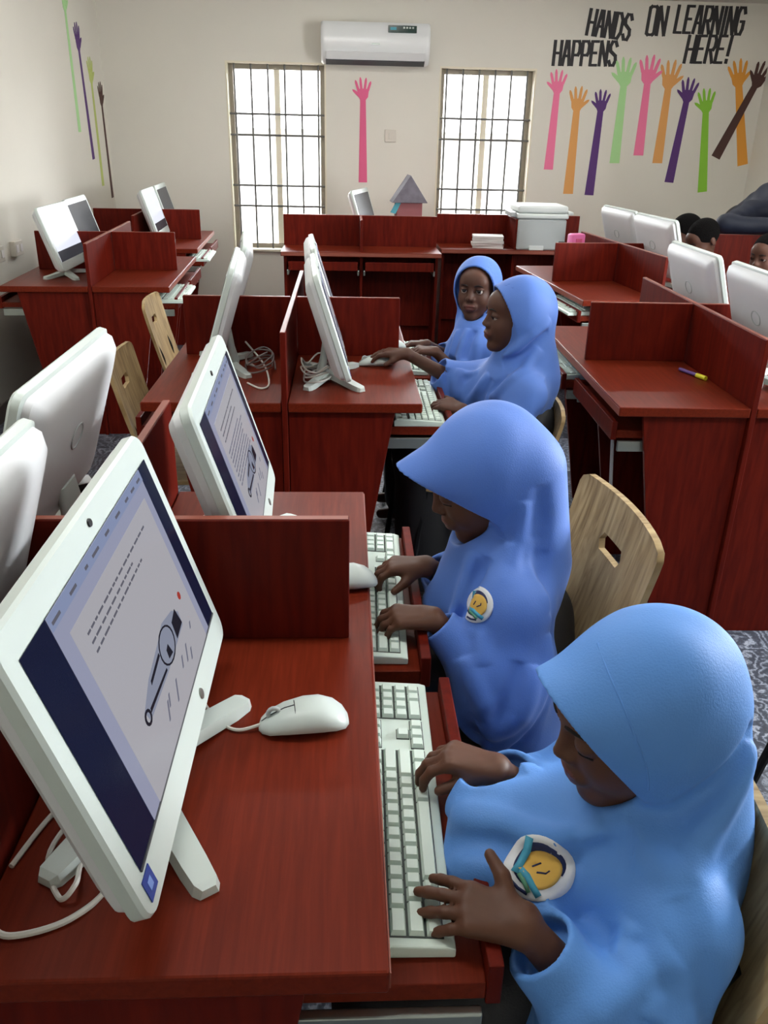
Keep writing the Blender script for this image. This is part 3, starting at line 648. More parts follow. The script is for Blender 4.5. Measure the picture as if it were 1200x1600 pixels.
# girl holding the mouse
H3 = Head((.525, 2.55, .942), 186, 0, 0, 1.0, lid=.1)
g3 = dict(head=H3, fwd=V3(-1, 0, 0), neck=(.548, 2.55, .805), pelvis=(.56, 2.55, .56), shL=(.555, 2.43, .735), shR=(.535, 2.665, .735),
  elL=(.485, 2.37, .600), elR=(.37, 2.70, .70), wrL=(.355, 2.405, .690), wrR=(.205, 2.685, .792),
  knees=((.25, 2.47, .52), (.25, 2.63, .52)), ankles=((.28, 2.47, .08), (.28, 2.63, .08)), skin='skin_umber',
  handL=((-1, .55, .12), (-.1, -.3, 1), (.3, 1, .2), dict(curl=(22, 34, 24), spread=.4, s=1.0, thumb_dir=(.8, .5, .1))),
  handR=((-1, .1, .02), (0, .1, 1), (0, -1, -.1), dict(curl=(10, 24, 20), spread=.6, s=1.0, thumb_dir=(.75, .5, -.4))),
  cape=dict(bottom=(.57, 2.55, .46), r0=.105, r1=.130, endL=.45, endR=.35, cuffL=.048, cuffR=.050, hood=((.075, .030, .064), .080), cut=(.030, .45, 0), kneck=.040, amp=.007, n=7, ph=.9,
    hem=((-.1, -.1, .99), .13), extra=[('cap', (.52, 2.58, .75), (.43, 2.62, .66), (.07, .055), .05), ('cap', (.36, 2.68, .70), (.35, 2.66, .60), (.04, .035), .03), ('cap', (.56, 2.55, .93), (.60, 2.55, .76), (.075, .08), .05)],
    fold=[([(.455, 2.475, .83), (.54, 2.445, .88), (.62, 2.48, .95)], .011, .013), ([(.45, 2.46, .81), (.54, 2.43, .86), (.62, 2.465, .92)], -.010, .012), ([(.41, 2.46, .71), (.50, 2.42, .80), (.60, 2.44, .87)], .012, .014), ([(.40, 2.47, .72), (.47, 2.44, .80)], -.008, .011),
          ([(.42, 2.51, .78), (.38, 2.54, .70), (.37, 2.56, .62)], .011, .012), ([(.44, 2.49, .77), (.40, 2.50, .70), (.39, 2.51, .62)], -.010, .011), ([(.46, 2.40, .72), (.44, 2.365, .62)], .010, .013), ([(.38, 2.65, .76), (.36, 2.61, .66)], .010, .012), ([(.34, 2.65, .76), (.33, 2.62, .66)], -.008, .010), ([(.60, 2.42, .78), (.61, 2.41, .62)], -.008, .02), ([(.42, 2.60, .77), (.36, 2.64, .75)], .006, .01)]))
# girl who looks at the camera
H4 = Head((.490, 3.12, .925), 246, -2, 0, .98, lid=-.25)
g4 = dict(head=H4, fwd=V3(-1, 0, 0), neck=(.505, 3.13, .79), pelvis=(.53, 3.13, .56), shL=(.50, 3.02, .725), shR=(.50, 3.24, .725),
  elL=(.44, 2.98, .62), elR=(.42, 3.25, .64), wrL=(.335, 3.00, .725), wrR=(.31, 3.10, .728),
  knees=((.22, 3.05, .52), (.22, 3.21, .52)), ankles=((.26, 3.05, .08), (.26, 3.21, .08)), skin='skin_umber', look=(.1, .16),
  handL=((-1, -.05, .08), (0, -.1, 1), (0, 1, .1), dict(curl=(22, 30, 22), spread=.4, s=.95)),
  handR=((-1, -.1, .05), (0, .1, 1), (0, -1, .1), dict(curl=(25, 34, 24), spread=.4, s=.95)),
  cape=dict(bottom=(.53, 3.13, .48), r0=.10, r1=.12, endL=.40, endR=.40, cuffL=.044, cuffR=.042, hood=((.045, .020, .074), .080), cut=(.040, .20, 0), kneck=.03, amp=.008, n=8, ph=1.5,
    hem=((0, 0, 1), .47), extra=[('cap', (.48, 3.08, .78), (.43, 3.06, .68), (.06, .055), .05)],
    fold=[([(.46, 3.03, .80), (.42, 2.985, .70), (.40, 2.97, .62)], .011, .012), ([(.48, 3.02, .79), (.44, 2.97, .70)], -.010, .011), ([(.43, 3.06, .79), (.385, 3.02, .70)], .010, .010), ([(.50, 3.01, .82), (.475, 2.95, .72), (.47, 2.94, .62)], .010, .012), ([(.41, 3.06, .76), (.37, 3.04, .68)], -.009, .010)]))
t1, _, f1 = girl('girl in a sky blue hijab with a round badge, nearest to the camera, typing', g1, .003)
hj1, raw1 = cape(g1, H1, f1, t1, 'hijab_sky', .0032); limb_skirt(g1, t1)
t2, _, f2 = girl('girl in a blue hijab with a peaked brim bent over the second keyboard', g2, .0033)
hj2, raw2 = cape(g2, H2, f2, t2, 'hijab_blue', .0032); limb_skirt(g2, t2)
t3, _, f3 = girl('girl in a blue hijab in profile resting her hand on a mouse', g3, .0038)
hj3, raw3 = cape(g3, H3, f3, t3, 'hijab_blue', .004); limb_skirt(g3, t3, r=1.18)
t4, _, f4 = girl('girl in a light blue hijab turning her face to the camera', g4, .0031)
hj4, raw4 = cape(g4, H4, f4, t4, 'hijab_blue', .004); limb_skirt(g4, t4, r=1.15)
badge(raw1, (.218, .672, .70), (-.50, -.50, .70), (.35, .1, .9), t1, .034)
badge(raw2, (.225, 1.185, .735), (-.45, -.75, .48), (.1, 0, 1), t2, .030)
seam(H1, raw1, hj1, [(.3, .0, 1), (.34, .3, .9), (.36, .6, .75), (.36, .8, .5), (.34, .95, .2), (.32, .95, -.15), (.32, .9, -.45)], 'hijab_sky')

# ---------------------------------------------------------------- the other people
def simple_person(label, g, shirt, res=.006, skin_m='skin_umber', hair=True, sleeve=.55, shirt_low=.40):
    h = g['head']; h.ears = True
    g = dict(g); g['skin'] = skin_m; t, h, fb = girl(label, dict(g, group=g.get('group', 'people in the back right')), res)
    if hair:
        def fh(P):
            L = h.loc(P); d = d_ell(L, (-.014, 0, .034), (.094, .075, .084))*F(h.k); cut = (L[:, 0]*.62-L[:, 2]-.012)*F(h.k)
            return smax(d, cut, .01)
        sdf_object('hair', fh, h.C-.15, h.C+.15, .0045, 'hair_black', t)
    sL, sR, eL, eR, wL, wR, nb, pv = [np.asarray(g[k], F) for k in ('shL', 'shR', 'elL', 'elR', 'wrL', 'wrR', 'neck', 'pelvis')]
    k = g.get('bulk', 1.0); eLn = sL+(eL-sL)*min(1, sleeve*2); eRn = sR+(eR-sR)*min(1, sleeve*2); chest = nb*.72+pv*.28
    full = sleeve > .5; fL = eL+(wL-eL)*(sleeve*2-1); fR = eR+(wR-eR)*(sleeve*2-1)
    def fs(P):
        d = smin(d_cap(P, chest, pv, .098*k, .108*k), d_cap(P, sL, sR, .052*k, .052*k), .05)
        d = smin(d, smin(d_cap(P, sL, eLn, .048*k, .042*k), d_cap(P, sR, eRn, .048*k, .042*k), .03), .03)
        if full: d = smin(d, smin(d_cap(P, eL, fL, .042*k, .036*k), d_cap(P, eR, fR, .042*k, .036*k), .02), .02)
        d = smin(d, d_cap(P, nb-V3(0, 0, .02), nb+V3(0, 0, .005), .058*k, .052*k), .02)
        d = smax(d, -d_cap(P, nb+V3(0, 0, .0), nb+V3(0, 0, .08), .044*k, .05*k), .004)
        return d+.003*np.sin(30*P[:, 0]+25*P[:, 2]+2*np.sin(22*P[:, 1]))
    lo, hi = box_of([sL, sR, eL, eR, wL, wR, nb, pv], .16)
    sdf_object('shirt', fs, lo, hi, res, shirt, t)
    return t
def seated(C, heading, pitch, k=.95):
    C = np.asarray(C, F); fw = V3(math.cos(math.radians(180)), 0, 0); S_ = V3(0, -1, 0)
    nb = C+V3(.02, 0, -.135); return dict(head=Head(C, heading, pitch, 0, k, lid=.3), fwd=fw, neck=nb, pelvis=(C[0]+.05, C[1], .55), shL=nb+V3(.01, -.105, -.055), shR=nb+V3(.01, .105, -.055),
      elL=nb+V3(-.05, -.13, -.19), elR=nb+V3(-.05, .13, -.19), wrL=nb+V3(-.20, -.09, -.13), wrR=nb+V3(-.20, .09, -.13),
      knees=((C[0]-.25, C[1]-.08, .45), (C[0]-.25, C[1]+.08, .45)), ankles=((C[0]-.22, C[1]-.08, .08), (C[0]-.22, C[1]+.08, .08)),
      handL=((-1, .1, -.1), (0, 0, 1), (0, 1, 0), dict(curl=(20, 30, 20))), handR=((-1, -.1, -.1), (0, 0, 1), (0, -1, 0), dict(curl=(20, 30, 20))))
for lb, C, hd, pt in (('child with short black hair looking down, in front of the red panel at the right', (1.925, 4.60, .962), 195, 28),
                      ('child mostly hidden behind the far right computer backs', (1.985, 5.02, .955), 180, 10),
                      ('child at the right edge of the picture facing left', (2.005, 4.02, .95), 212, 6)):
    g_ = seated(C, hd, pt); t_ = simple_person(lb, g_, 'school_shirt'); limb_skirt(g_, t_, res=.01)
gm = dict(head=Head((2.72, 5.20, 1.30), 262, 25, 0, 1.1, lid=.4), fwd=V3(0, -1, 0), neck=(2.70, 5.36, 1.18), pelvis=(2.66, 5.80, .90), shL=(2.88, 5.37, 1.09), shR=(2.51, 5.34, 1.06),
  elL=(2.92, 5.14, 1.005), elR=(2.275, 5.14, 1.005), wrL=(2.68, 5.075, 1.0), wrR=(2.50, 5.06, 1.0), bulk=1.28,
  knees=((2.70, 5.72, .48), (2.56, 5.72, .48)), ankles=((2.72, 5.80, .08), (2.54, 5.80, .08)),
  handL=((-1, -.1, 0), (0, -.3, 1), (0, 1, .3), dict(curl=(20, 30, 20), s=1.15)), handR=((1, -.1, 0), (0, -.3, 1), (0, 1, .3), dict(curl=(20, 30, 20), s=1.15)))
tm = simple_person('man in a navy long-sleeved shirt leaning on a partition at the right edge', gm, 'navy_shirt', .006, sleeve=.95)
limb_skirt(gm, tm, 'skirt_black', 1.0, .01).name = 'trousers'
# ---------------------------------------------------------------- all-in-one computers
def rrect(w, h, r, n=5):
    out = []
    for cx, cy, a0 in ((w/2-r, h/2-r, 0), (-w/2+r, h/2-r, 90), (-w/2+r, -h/2+r, 180), (w/2-r, -h/2+r, 270)):
        for k in range(n+1):
            a = math.radians(a0+90*k/n); out.append((cx+r*math.cos(a), cy+r*math.sin(a)))
    return out
MW, MH, TILT = .484, .31, math.radians(17.5)
AIO = {}
def aio_meshes():
    # panel frame: local (depth x, +x = screen side; y = viewer's right; z up), bottom edge centre at origin, before tilt
    zc = MH/2
    ring = lambda w, h, r, x, dz=0: [(x, a, zc+dz+b) for a, b in rrect(w, h, r)]
    m = MB(); m.loft([ring(MW-.006, MH-.006, .02, 0), ring(MW, MH, .022, -.004), ring(MW, MH, .022, -.016), ring(MW-.012, MH-.01, .02, -.019)])
    AIO['front_frame'] = m.mesh('front_frame', 'white_plastic', True)
    m = MB(); m.loft([ring(MW-.014, MH-.012, .02, -.0192), ring(MW-.018, MH-.018, .018, -.030), ring(MW-.05, MH-.045, .016, -.044), ring(MW-.09, MH-.08, .02, -.049), ring(MW-.14, MH-.12, .03, -.050)])
    AIO['back_shell'] = m.mesh('back_shell', 'white_plastic_back', True)
    SW, SH, SZ = .436, .232, .0095   # screen opening; SZ above panel middle
    AIO['dims'] = (SW, SH, zc+SZ-.002)
    def quad(y0, y1, z0, z1, x, name, mt):
        AIO[name] = MB().box(x-.0006, x, y0, y1, z0, z1).mesh(name, mt)
    c = zc+SZ-.002; y0 = -SW/2; y1 = SW/2; z0 = c-SH/2; z1 = c+SH/2
    quad(y0, y1, z0, z1, .0012, 'screen', 'screen_navy')
    quad(y0, y1, z0, z1, .0012, 'screen_lit', 'screen_white')
    quad(y0, y1, z0, z0+.05, .0018, 'screen_band', 'screen_dim')
    quad(y0, y1, z0, z1, .0012, 'screen_off', 'screen_dim')
    quad(y0+SW*.135, y1-SW*.085, z0, z1, .0018, 'screen_window', 'screen_page')
    quad(y0+SW*.135, y1-SW*.085, z1-.014, z1, .0024, 'toolbar', 'screen_bar')
    quad(y0+SW*.19, y1-SW*.13, z0, z1-.03, .0024, 'document_page', 'screen_card')
    m = MB(); R = random.Random(4)
    px0, px1 = y0+SW*.19, y1-SW*.13
    def mk(ya, yb, za, zb): m.box(.0025, .0030, ya, yb, za, zb)
    zt = z1-.05
    for row, ln in enumerate((.9, .62, .75)):
        yy = px0+.025
        while yy < px0+.025+ln*(px1-px0-.05):
            wd = R.uniform(.006, .016); mk(yy, yy+wd, zt-row*.010, zt-row*.010+.0022); yy += wd+R.uniform(.003, .006)
    yy = y0+SW*.145
    for k in range(9):
        wd = R.uniform(.008, .022); mk(yy, yy+wd, z1-.0095, z1-.0065); yy += wd+R.uniform(.012, .03)
    AIO['document_text'] = m.mesh('document_text', 'screen_type')
    m = MB()
    for row in range(8):
        yy = px0+.02
        while yy < px1-.03-R.uniform(0, .08):
            wd = R.uniform(.006, .016); m.box(.0025, .0030, yy, yy+wd, zt-.038-row*.008, zt-.0355-row*.008); yy += wd+R.uniform(.003, .006)
    AIO['body_text'] = m.mesh('body_text', 'screen_grey')
    # vehicle drawing on the page
    cz = z0+.068; cy = (px0+px1)/2+.005
    m = MB()
    P = lambda pts: m.prism([(.0025, cy+a, cz+b) for a, b in pts], (.0005, 0, 0))
    P([(-.088, -.010), (-.010, -.013), (-.010, -.010), (-.086, -.006)])
    P([(-.060, .004), (-.012, .008), (-.012, .012), (-.058, .008)])
    P([(.052, -.012), (.085, -.010), (.080, .012), (.056, .008)])
    P([(.008, -.010), (.024, -.012), (.020, .002), (.010, .0)])
    for k in range(20):
        a0, a1 = 2*PI*k/20, 2*PI*(k+1)/20
        P([(.018+.030*math.cos(a0), .002+.020*math.sin(a0)), (.018+.030*math.cos(a1), .002+.020*math.sin(a1)), (.018+.027*math.cos(a1), .002+.018*math.sin(a1)), (.018+.027*math.cos(a0), .002+.018*math.sin(a0))])
    for k in range(14):
        a0, a1 = 2*PI*k/14, 2*PI*(k+1)/14
        P([(-.098+.010*math.cos(a0), -.008+.008*math.sin(a0)), (-.098+.010*math.cos(a1), -.008+.008*math.sin(a1)), (-.098+.006*math.cos(a1), -.008+.005*math.sin(a1)), (-.098+.006*math.cos(a0), -.008+.005*math.sin(a0))])
    AIO['drawing'] = m.mesh('drawing', 'screen_ink')
    m = MB(); P = lambda pts: m.prism([(.00242, cy+a, cz+b) for a, b in pts], (.0003, 0, 0))
    P([(-.096, -.014), (-.01, -.016), (.085, -.013), (.088, .004), (.07, .016), (.03, .024), (-.005, .018), (-.06, .012), (-.10, .0)])
    AIO['drawing_fill'] = m.mesh('drawing_fill', 'screen_steel')
    m = MB(); m.prism([(.0025, cy+.112+.005*math.cos(2*PI*k/12), cz+.012+.005*math.sin(2*PI*k/12)) for k in range(12)], (.0006, 0, 0)); AIO['red_dot'] = m.mesh('red_dot', 'screen_red')
    m = MB()
    for yy, zz, l in ((-.06, -.045, .03), (-.045, -.038, .02), (-.02, -.05, .035), (.03, -.04, .02), (.05, -.045, .03), (.065, -.052, .02), (.1, -.03, .012)):
        m.prism([(.0025, cy+yy, cz+zz), (.0025, cy+yy+.004, cz+zz), (.0025, cy+yy+.004+l*.5, cz+zz+l*.5), (.0025, cy+yy+l*.5, cz+zz+l*.5)], (.0005, 0, 0))
    AIO['foot_sketch'] = m.mesh('foot_sketch', 'screen_grey')
    m = MB(); m.loft([[(x, .0055*math.cos(2*PI*k/14)*r, MH-.016+.0045*math.sin(2*PI*k/14)*r) for k in range(14)] for x, r in ((.0002, 1), (.0018, .9))]); AIO['camera_dot'] = m.mesh('camera_dot', 'black_plastic')
    m = MB()
    m.loft([[(x, .07+.007*math.cos(2*PI*k/16)*r, .021+.007*math.sin(2*PI*k/16)*r) for k in range(16)] for x, r in ((.0002, 1), (.0018, .92))]); AIO['power_button'] = m.mesh('power_button', 'rail_metal')
    m = MB(); m.loft([[(x, .07+.007*math.cos(2*PI*k/16)*r, .021+.007*math.sin(2*PI*k/16)*r) for k in range(16)] for x, r in ((.0018, .6), (.0024, .55))]); AIO['button_mark'] = m.mesh('button_mark', 'white_plastic')
    AIO['sticker'] = MB().box(.0002, .0012, -.226, -.203, .014, .038).mesh('sticker', 'sticker_blue')
    AIO['sticker_print'] = MB().box(.0013, .0016, -.219, -.210, .021, .031).mesh('sticker_print', 'sticker_light')
    AIO['screen_edge'] = MB().box(.0002, .0022, y0, y1, z0-.003, z0-.0005).mesh('screen_edge', 'seam_dark')
    # back details
    m = MB(); R1 = [[(-.0505-.0012*k2, .034*math.cos(2*PI*k/24)*r, zc+.02+.024*math.sin(2*PI*k/24)*r) for k in range(24)] for k2, r in ((0, 1.0), (1, .97), (1, .86), (0, .83))]
    m.loft(R1, cap=False); AIO['back_emblem'] = m.mesh('back_emblem', 'copier_grey')
    m = MB()
    for k in range(18): m.box(-.0375, -.034, -.15+k*.017, -.142+k*.017, MH-.034, MH-.031)
    AIO['vent_slot'] = m.mesh('vent_slot', 'copier_grey')
    # stand: neck and four splayed feet (desk frame, origin under the panel's bottom edge middle, z=0 desk)
    m = MB(); m.loft([[(-.085+a*.5, b, .012) for a, b in rrect(.05, .10, .02)], [(-.075+a*.5, b, .06) for a, b in rrect(.04, .09, .018)], [(-.068+a*.5, b, .115) for a, b in rrect(.035, .08, .015)]])
    AIO['stand_neck'] = m.mesh('stand_neck', 'white_plastic', True)
    for nm, tip in (('a', (.034, -.165)), ('b', (.037, .141)), ('c', (-.131, -.149)), ('d', (-.131, .149))):
        c0 = Vector((-.06, tip[1]*.12, 0)); c1 = Vector((tip[0], tip[1], 0)); dr = (c1-c0).normalized(); n_ = Vector((-dr.y, dr.x, 0)); rings = []
        for t, z0_, z1_, wd in ((0, .012, .030, .020), (.35, .008, .024, .018), (.8, .0005, .016, .0165), (.95, .0005, .014, .015), (1.0, .0005, .011, .010)):
            p = c0.lerp(c1, t); rings.append([p+n_*wd+Vector((0, 0, z0_)), p-n_*wd+Vector((0, 0, z0_)), p-n_*(wd-.003)+Vector((0, 0, z1_)), p+n_*(wd-.003)+Vector((0, 0, z1_))])
        AIO['foot_'+nm] = MB().loft(rings).mesh('stand_foot', 'white_plastic')
aio_meshes()
def aio(label, x, y, rz, content, group, z=ZT, detail=2, feet='abcd', tilt=TILT):
    """(x, y): point on the desk below the middle of the panel's lower edge; rz=0 looks towards +x"""
    t = thing('desktop_computer', label, 'computer', (x, y, z), rz, group)
    def part(n, key=None, parent=t, panel=True):
        o = bpy.data.objects.new(n, AIO[key or n]); COL.objects.link(o); o.parent = parent
        if panel and parent is t: o.location = (0, 0, .05); o.rotation_euler = (0, -tilt, 0)
        if n in ('document_text', 'foot_sketch', 'body_text', 'drawing', 'vent_slot'): o['kind'] = 'stuff'
        if n in ('front_frame', 'back_shell', 'stand_neck'): o.data.set_sharp_from_angle(angle=math.radians(35))
        return o
    ff = part('front_frame'); bs = part('back_shell')
    if content in ('doc', 'doc2'):
        sc = part('screen'); part('screen_window', None, sc); part('toolbar', None, sc); part('document_page', None, sc); part('document_text', None, sc)
        if content == 'doc2': part('body_text', None, sc)
        part('drawing_fill', None, sc); part('drawing', None, sc); part('red_dot', None, sc); part('foot_sketch', None, sc)
    elif content == 'lit':
        sc = part('screen', 'screen_lit'); part('screen_band', None, sc)
    elif content == 'off': part('screen', 'screen_off')
    else: part('screen')
    if detail > 1:
        part('camera_dot', None, ff); pb = part('power_button', None, ff); st_ = part('sticker', None, ff); part('sticker_print', None, ff); part('screen_edge', None, ff)
    part('back_emblem', None, bs); part('vent_slot', None, bs)
    part('stand_neck', panel=False)
    for f in feet: part('stand_foot', 'foot_'+f, panel=False)
    return t
G_R = 'white all-in-one computers'
aio('white all-in-one computer in the left foreground showing a document page with a vehicle drawing', -.166, .766, 0, 'doc', G_R)
aio('white all-in-one computer behind the foreground partition with a text-filled document screen', -.128, 1.345, math.radians(2.5), 'doc2', G_R)
aio('white computer seen edge-on in front of the girl holding a mouse', .012, 2.545, math.radians(3), 'doc', G_R)
aio('white computer seen edge-on, just behind the computer of the girl holding a mouse', -.015, 3.12, math.radians(3), 'doc', G_R)
aio('white computer seen edge-on left of the middle spine, nearer of the two', -.435, 2.66, PI+math.radians(4.5), 'off', G_R)
aio('white computer left of the middle spine, mostly hidden behind the nearer edge-on one', -.46, 3.17, PI+math.radians(6), 'off', G_R)
aio('large white computer back at the left with an oval emblem and clip at its foot', -.565, 1.40, PI, 'off', G_R)
aio('white computer back cut off by the left edge of the picture', -.515, .835, PI, 'off', G_R)
aio('white computer with a bright screen on the desk against the left wall', -1.365, 4.49, math.radians(1), 'lit', G_R, detail=1)
aio('white computer with a dark screen behind the bright one at the left wall', -1.405, 5.02, math.radians(3), 'off', G_R, detail=1)
aio('white computer with a pale screen in the far left corner, nearer one', -1.20, 5.93, math.radians(3), 'lit', G_R, detail=1)
aio('white computer with a dark screen in the far left corner, next to the back wall', -1.225, 6.46, math.radians(3), 'off', G_R, detail=1)
aio('small white computer turned sideways beside the paper house at the back wall', .20, 6.30, math.radians(-14), 'off', G_R, detail=1)
aio('white computer back at the right edge, nearest of the four on the right', 1.365, 2.525, math.radians(-1.5), 'off', G_R)
aio('white computer back on the right, second nearest, left of the boy at the edge', 1.375, 3.10, math.radians(-1.5), 'off', G_R)
aio('white computer back on the far right beside the dark-haired child, third nearest', 1.70, 4.46, math.radians(5), 'off', G_R)
aio('white computer back farthest away in the right row, below the purple hand', 1.675, 5.00, math.radians(5), 'off', G_R)

# ---------------------------------------------------------------- keyboards
KEY = {}
U = .0192
def key_mesh(w):
    if w not in KEY:
        a = w*U/2-.0012; b = U/2-.0012
        m = MB(); m.loft([[(-b, -a, 0), (b, -a, 0), (b, a, 0), (-b, a, 0)], [(-b+.0022, -a+.0022, .0065), (b-.0022, -a+.0022, .0065), (b-.0022, a-.0022, .0065), (-b+.0022, a-.0022, .0065)]])
        KEY[w] = m.mesh('key', 'key_cap')
    return KEY[w]
def key_layout():
    """(row 0 = function row, y centre in units from left, width)"""
    out = []
    def run(row, start, ws):
        y = start
        for w in ws:
            if w < 0: y += -w; continue
            out.append((row, y+w/2, w)); y += w
    run(0, 0, [1, -1]+[1]*4+[-.5]+[1]*4+[-.5]+[1]*4); run(0, 15.25, [1]*3)
    run(1, 0, [1]*13+[2]); run(1, 15.25, [1]*3); run(1, 18.5, [1]*4)
    run(2, 0, [1.5]+[1]*12+[1.5]); run(2, 15.25, [1]*3); run(2, 18.5, [1]*4)
    run(3, 0, [1.75]+[1]*11+[2.25]); run(3, 18.5, [1]*4)
    run(4, 0, [2.25]+[1]*10+[2.75]); run(4, 16.25, [1]); run(4, 18.5, [1]*4)
    run(5, 0, [1.25]*3+[6.25]+[1.25]*4); run(5, 15.25, [1]*3); run(5, 18.5, [2, 1, 1])
    return out
KB = {}
def keyboard(label, x, y, rz, z=.6655, keys=True):
    """origin middle; user sits towards +x, right hand towards +y"""
    t = thing('keyboard', label, 'keyboard', (x, y, z), rz, 'white keyboards on the sliding trays')
    if not KB:
        m = MB(); m.prism([(-.076, -.2275, .0), (.076, -.2275, .0), (.076, -.2275, .011), (.066, -.2275, .014), (-.070, -.2275, .022), (-.076, -.2275, .018)], (0, .455, 0), .002)
        KB['body'] = m.mesh('keyboard_body', 'key_cap')
        m = MB(); 
        for a, b, r0, r1 in ((0, 15, 0, 6), (15.25, 18.25, 0, 3), (18.5, 22.5, 1, 6), (15.25, 18.25, 5, 6), (16.25, 17.25, 4, 5)):
            xa, xb = -.052+r0*U+(.002 if r0 else 0), -.052+r1*U+.001; za, zb = .0195-.0517*(xa+.052), .0195-.0517*(xb+.052); yy = -.216+a*U-.0005
            m.prism([(xa, yy, za), (xb, yy, zb), (xb, yy, zb+.0015), (xa, yy, za+.0015)], (0, (b-a)*U+.001, 0))
        KB['well'] = m.mesh('key_well', 'key_well')
        m = MB()
        for r, yc, w_ in key_layout():
            cx = -.041+r*U+(-.004 if r == 0 else 0); a = w_*U/2-.0012; b = U/2-.0012; yy = -.216+yc*U; zz = .0205-.052*(cx+.052)
            m.loft([[(cx-b, yy-a, zz), (cx+b, yy-a, zz), (cx+b, yy+a, zz), (cx-b, yy+a, zz)], [(cx-b+.002, yy-a+.002, zz+.006), (cx+b-.002, yy-a+.002, zz+.006), (cx+b-.002, yy+a-.002, zz+.006), (cx-b+.002, yy+a-.002, zz+.006)]])
        KB['keys'] = m.mesh('key_field', 'key_cap')
        KB['led'] = MB().box(-.066, -.060, .150, .206, .0212, .0222, .0005).mesh('indicator_strip', 'copier_grey')
    def part(n, me):
        o = bpy.data.objects.new(n, me); COL.objects.link(o); o.parent = t; return o
    part('keyboard_body', KB['body']); part('key_well', KB['well']); part('indicator_strip', KB['led'])
    if keys:
        for r, yc, w_ in key_layout():
            cx = -.041+r*U+(-.004 if r == 0 else 0)
            o = part('key', key_mesh(w_)); o.location = (cx, -.216+yc*U, .0205-.052*(cx+.052)); o.rotation_euler = (0, .052, 0)
    else: part('key_field', KB['keys'])
    return t
keyboard('white keyboard under the hands of the girl in the foreground', .044, .820, math.radians(-1))
keyboard('white keyboard under the hands of the girl behind the foreground partition', .033, 1.345, math.radians(-1.5))
keyboard('white keyboard in front of the girl who holds a mouse', .222, 2.545, 0, keys=False)
keyboard('white keyboard in front of the girl who looks at the camera', .222, 3.12, 0, keys=False)
keyboard('white keyboard on the far tray of the marker desk, beside the blue hijab', .815, 3.08, PI+math.radians(-1.2), keys=False)
keyboard('white keyboard in the half-open tray of the desk in front of the copier', 1.135, 4.25, PI+math.radians(5.2), keys=False)
keyboard('white keyboard on the near tray of the desk beside the left wall', -.87, 4.43, math.radians(2.6), keys=False)
keyboard('white keyboard on the near tray of the far left corner desk', -.965, 5.91, math.radians(2.6), keys=False)

# ---------------------------------------------------------------- mice
def mouse_parts():
    n = 20; prof = [(-.058, .004, .006), (-.054, .014, .013), (-.045, .022, .020), (-.025, .0275, .030), (0, .0305, .0355), (.02, .0315, .035), (.038, .029, .028), (.050, .022, .018), (.056, .010, .009)]
    m = MB(); rings = []
    for x, w_, h_ in prof:
        r = []
        for k in range(n):
            a = 2*PI*k/n; c, s_ = math.cos(a), math.sin(a)
            yy = w_*math.copysign(abs(c)**.8, c); zz = max(0.001, h_*.32+ (h_*.68*s_**.9 if s_ > 0 else h_*.36*s_)); r.append((x, yy*(1 if s_ > -.3 else .86), zz))
        rings.append(r)
    m.loft(rings); KB['mouse'] = m.mesh('shell', 'white_plastic', True)
    m = MB(); m.tube([(-.038+.0075*math.cos(2*PI*k/14), 0, .0225+.0085*math.sin(2*PI*k/14)) for k in range(15)], .003, 6); KB['wheel'] = m.mesh('scroll_wheel', 'copier_grey', True)
    m = MB(); m.tube([(x, 0, h_+.0004) for x, w_, h_ in prof[1:4]]+[(-.012, 0, .0335)], .0007, 5); KB['split'] = m.mesh('button_split', 'seam_dark')
    m = MB(); m.tube([(-.012, y*.0285, .0335-.020*abs(y)**2.6) for y in np.linspace(-.98, .98, 13)], .0006, 5); KB['split2'] = m.mesh('button_seam', 'seam_dark')
mouse_parts()
def mouse(label, x, y, rz, cable):
    t = thing('computer_mouse', label, 'mouse', (x, y, ZT), rz, 'white computer mice')
    for n_, k in (('shell', 'mouse'), ('scroll_wheel', 'wheel'), ('button_split', 'split'), ('button_seam', 'split2')):
        o = bpy.data.objects.new(n_, KB[k]); COL.objects.link(o); o.parent = t
    inv = Matrix.Rotation(-rz, 3, 'Z')
    pts = [inv @ (Vector(p)-Vector((x, y, ZT))) for p in cable]
    MB().tube(spline([(-.055, 0, .008)]+pts), .0022, 6).build('mouse_cable', 'cable_white', t, True)
    return t
mouse('white mouse with a cable on the foreground desk', -.050, .862, math.radians(8), [(-.135, .85, .7535), (-.165, .875, .753), (-.20, .93, .753), (-.24, .95, .753)])
mouse('white mouse half hidden behind the foreground partition', .0, 1.225, math.radians(10), [(-.09, 1.22, .753), (-.14, 1.19, .753), (-.22, 1.17, .753)])
mouse('white mouse under the hand of the girl in the middle', .105, 2.70, math.radians(10), [(.02, 2.70, .753), (-.03, 2.72, .753), (-.08, 2.70, .753)])
mouse('white mouse beside the hands of the girl who looks at the camera', .165, 2.925, math.radians(25), [(.09, 2.93, .753), (.0, 2.96, .753), (-.06, 2.95, .753)])

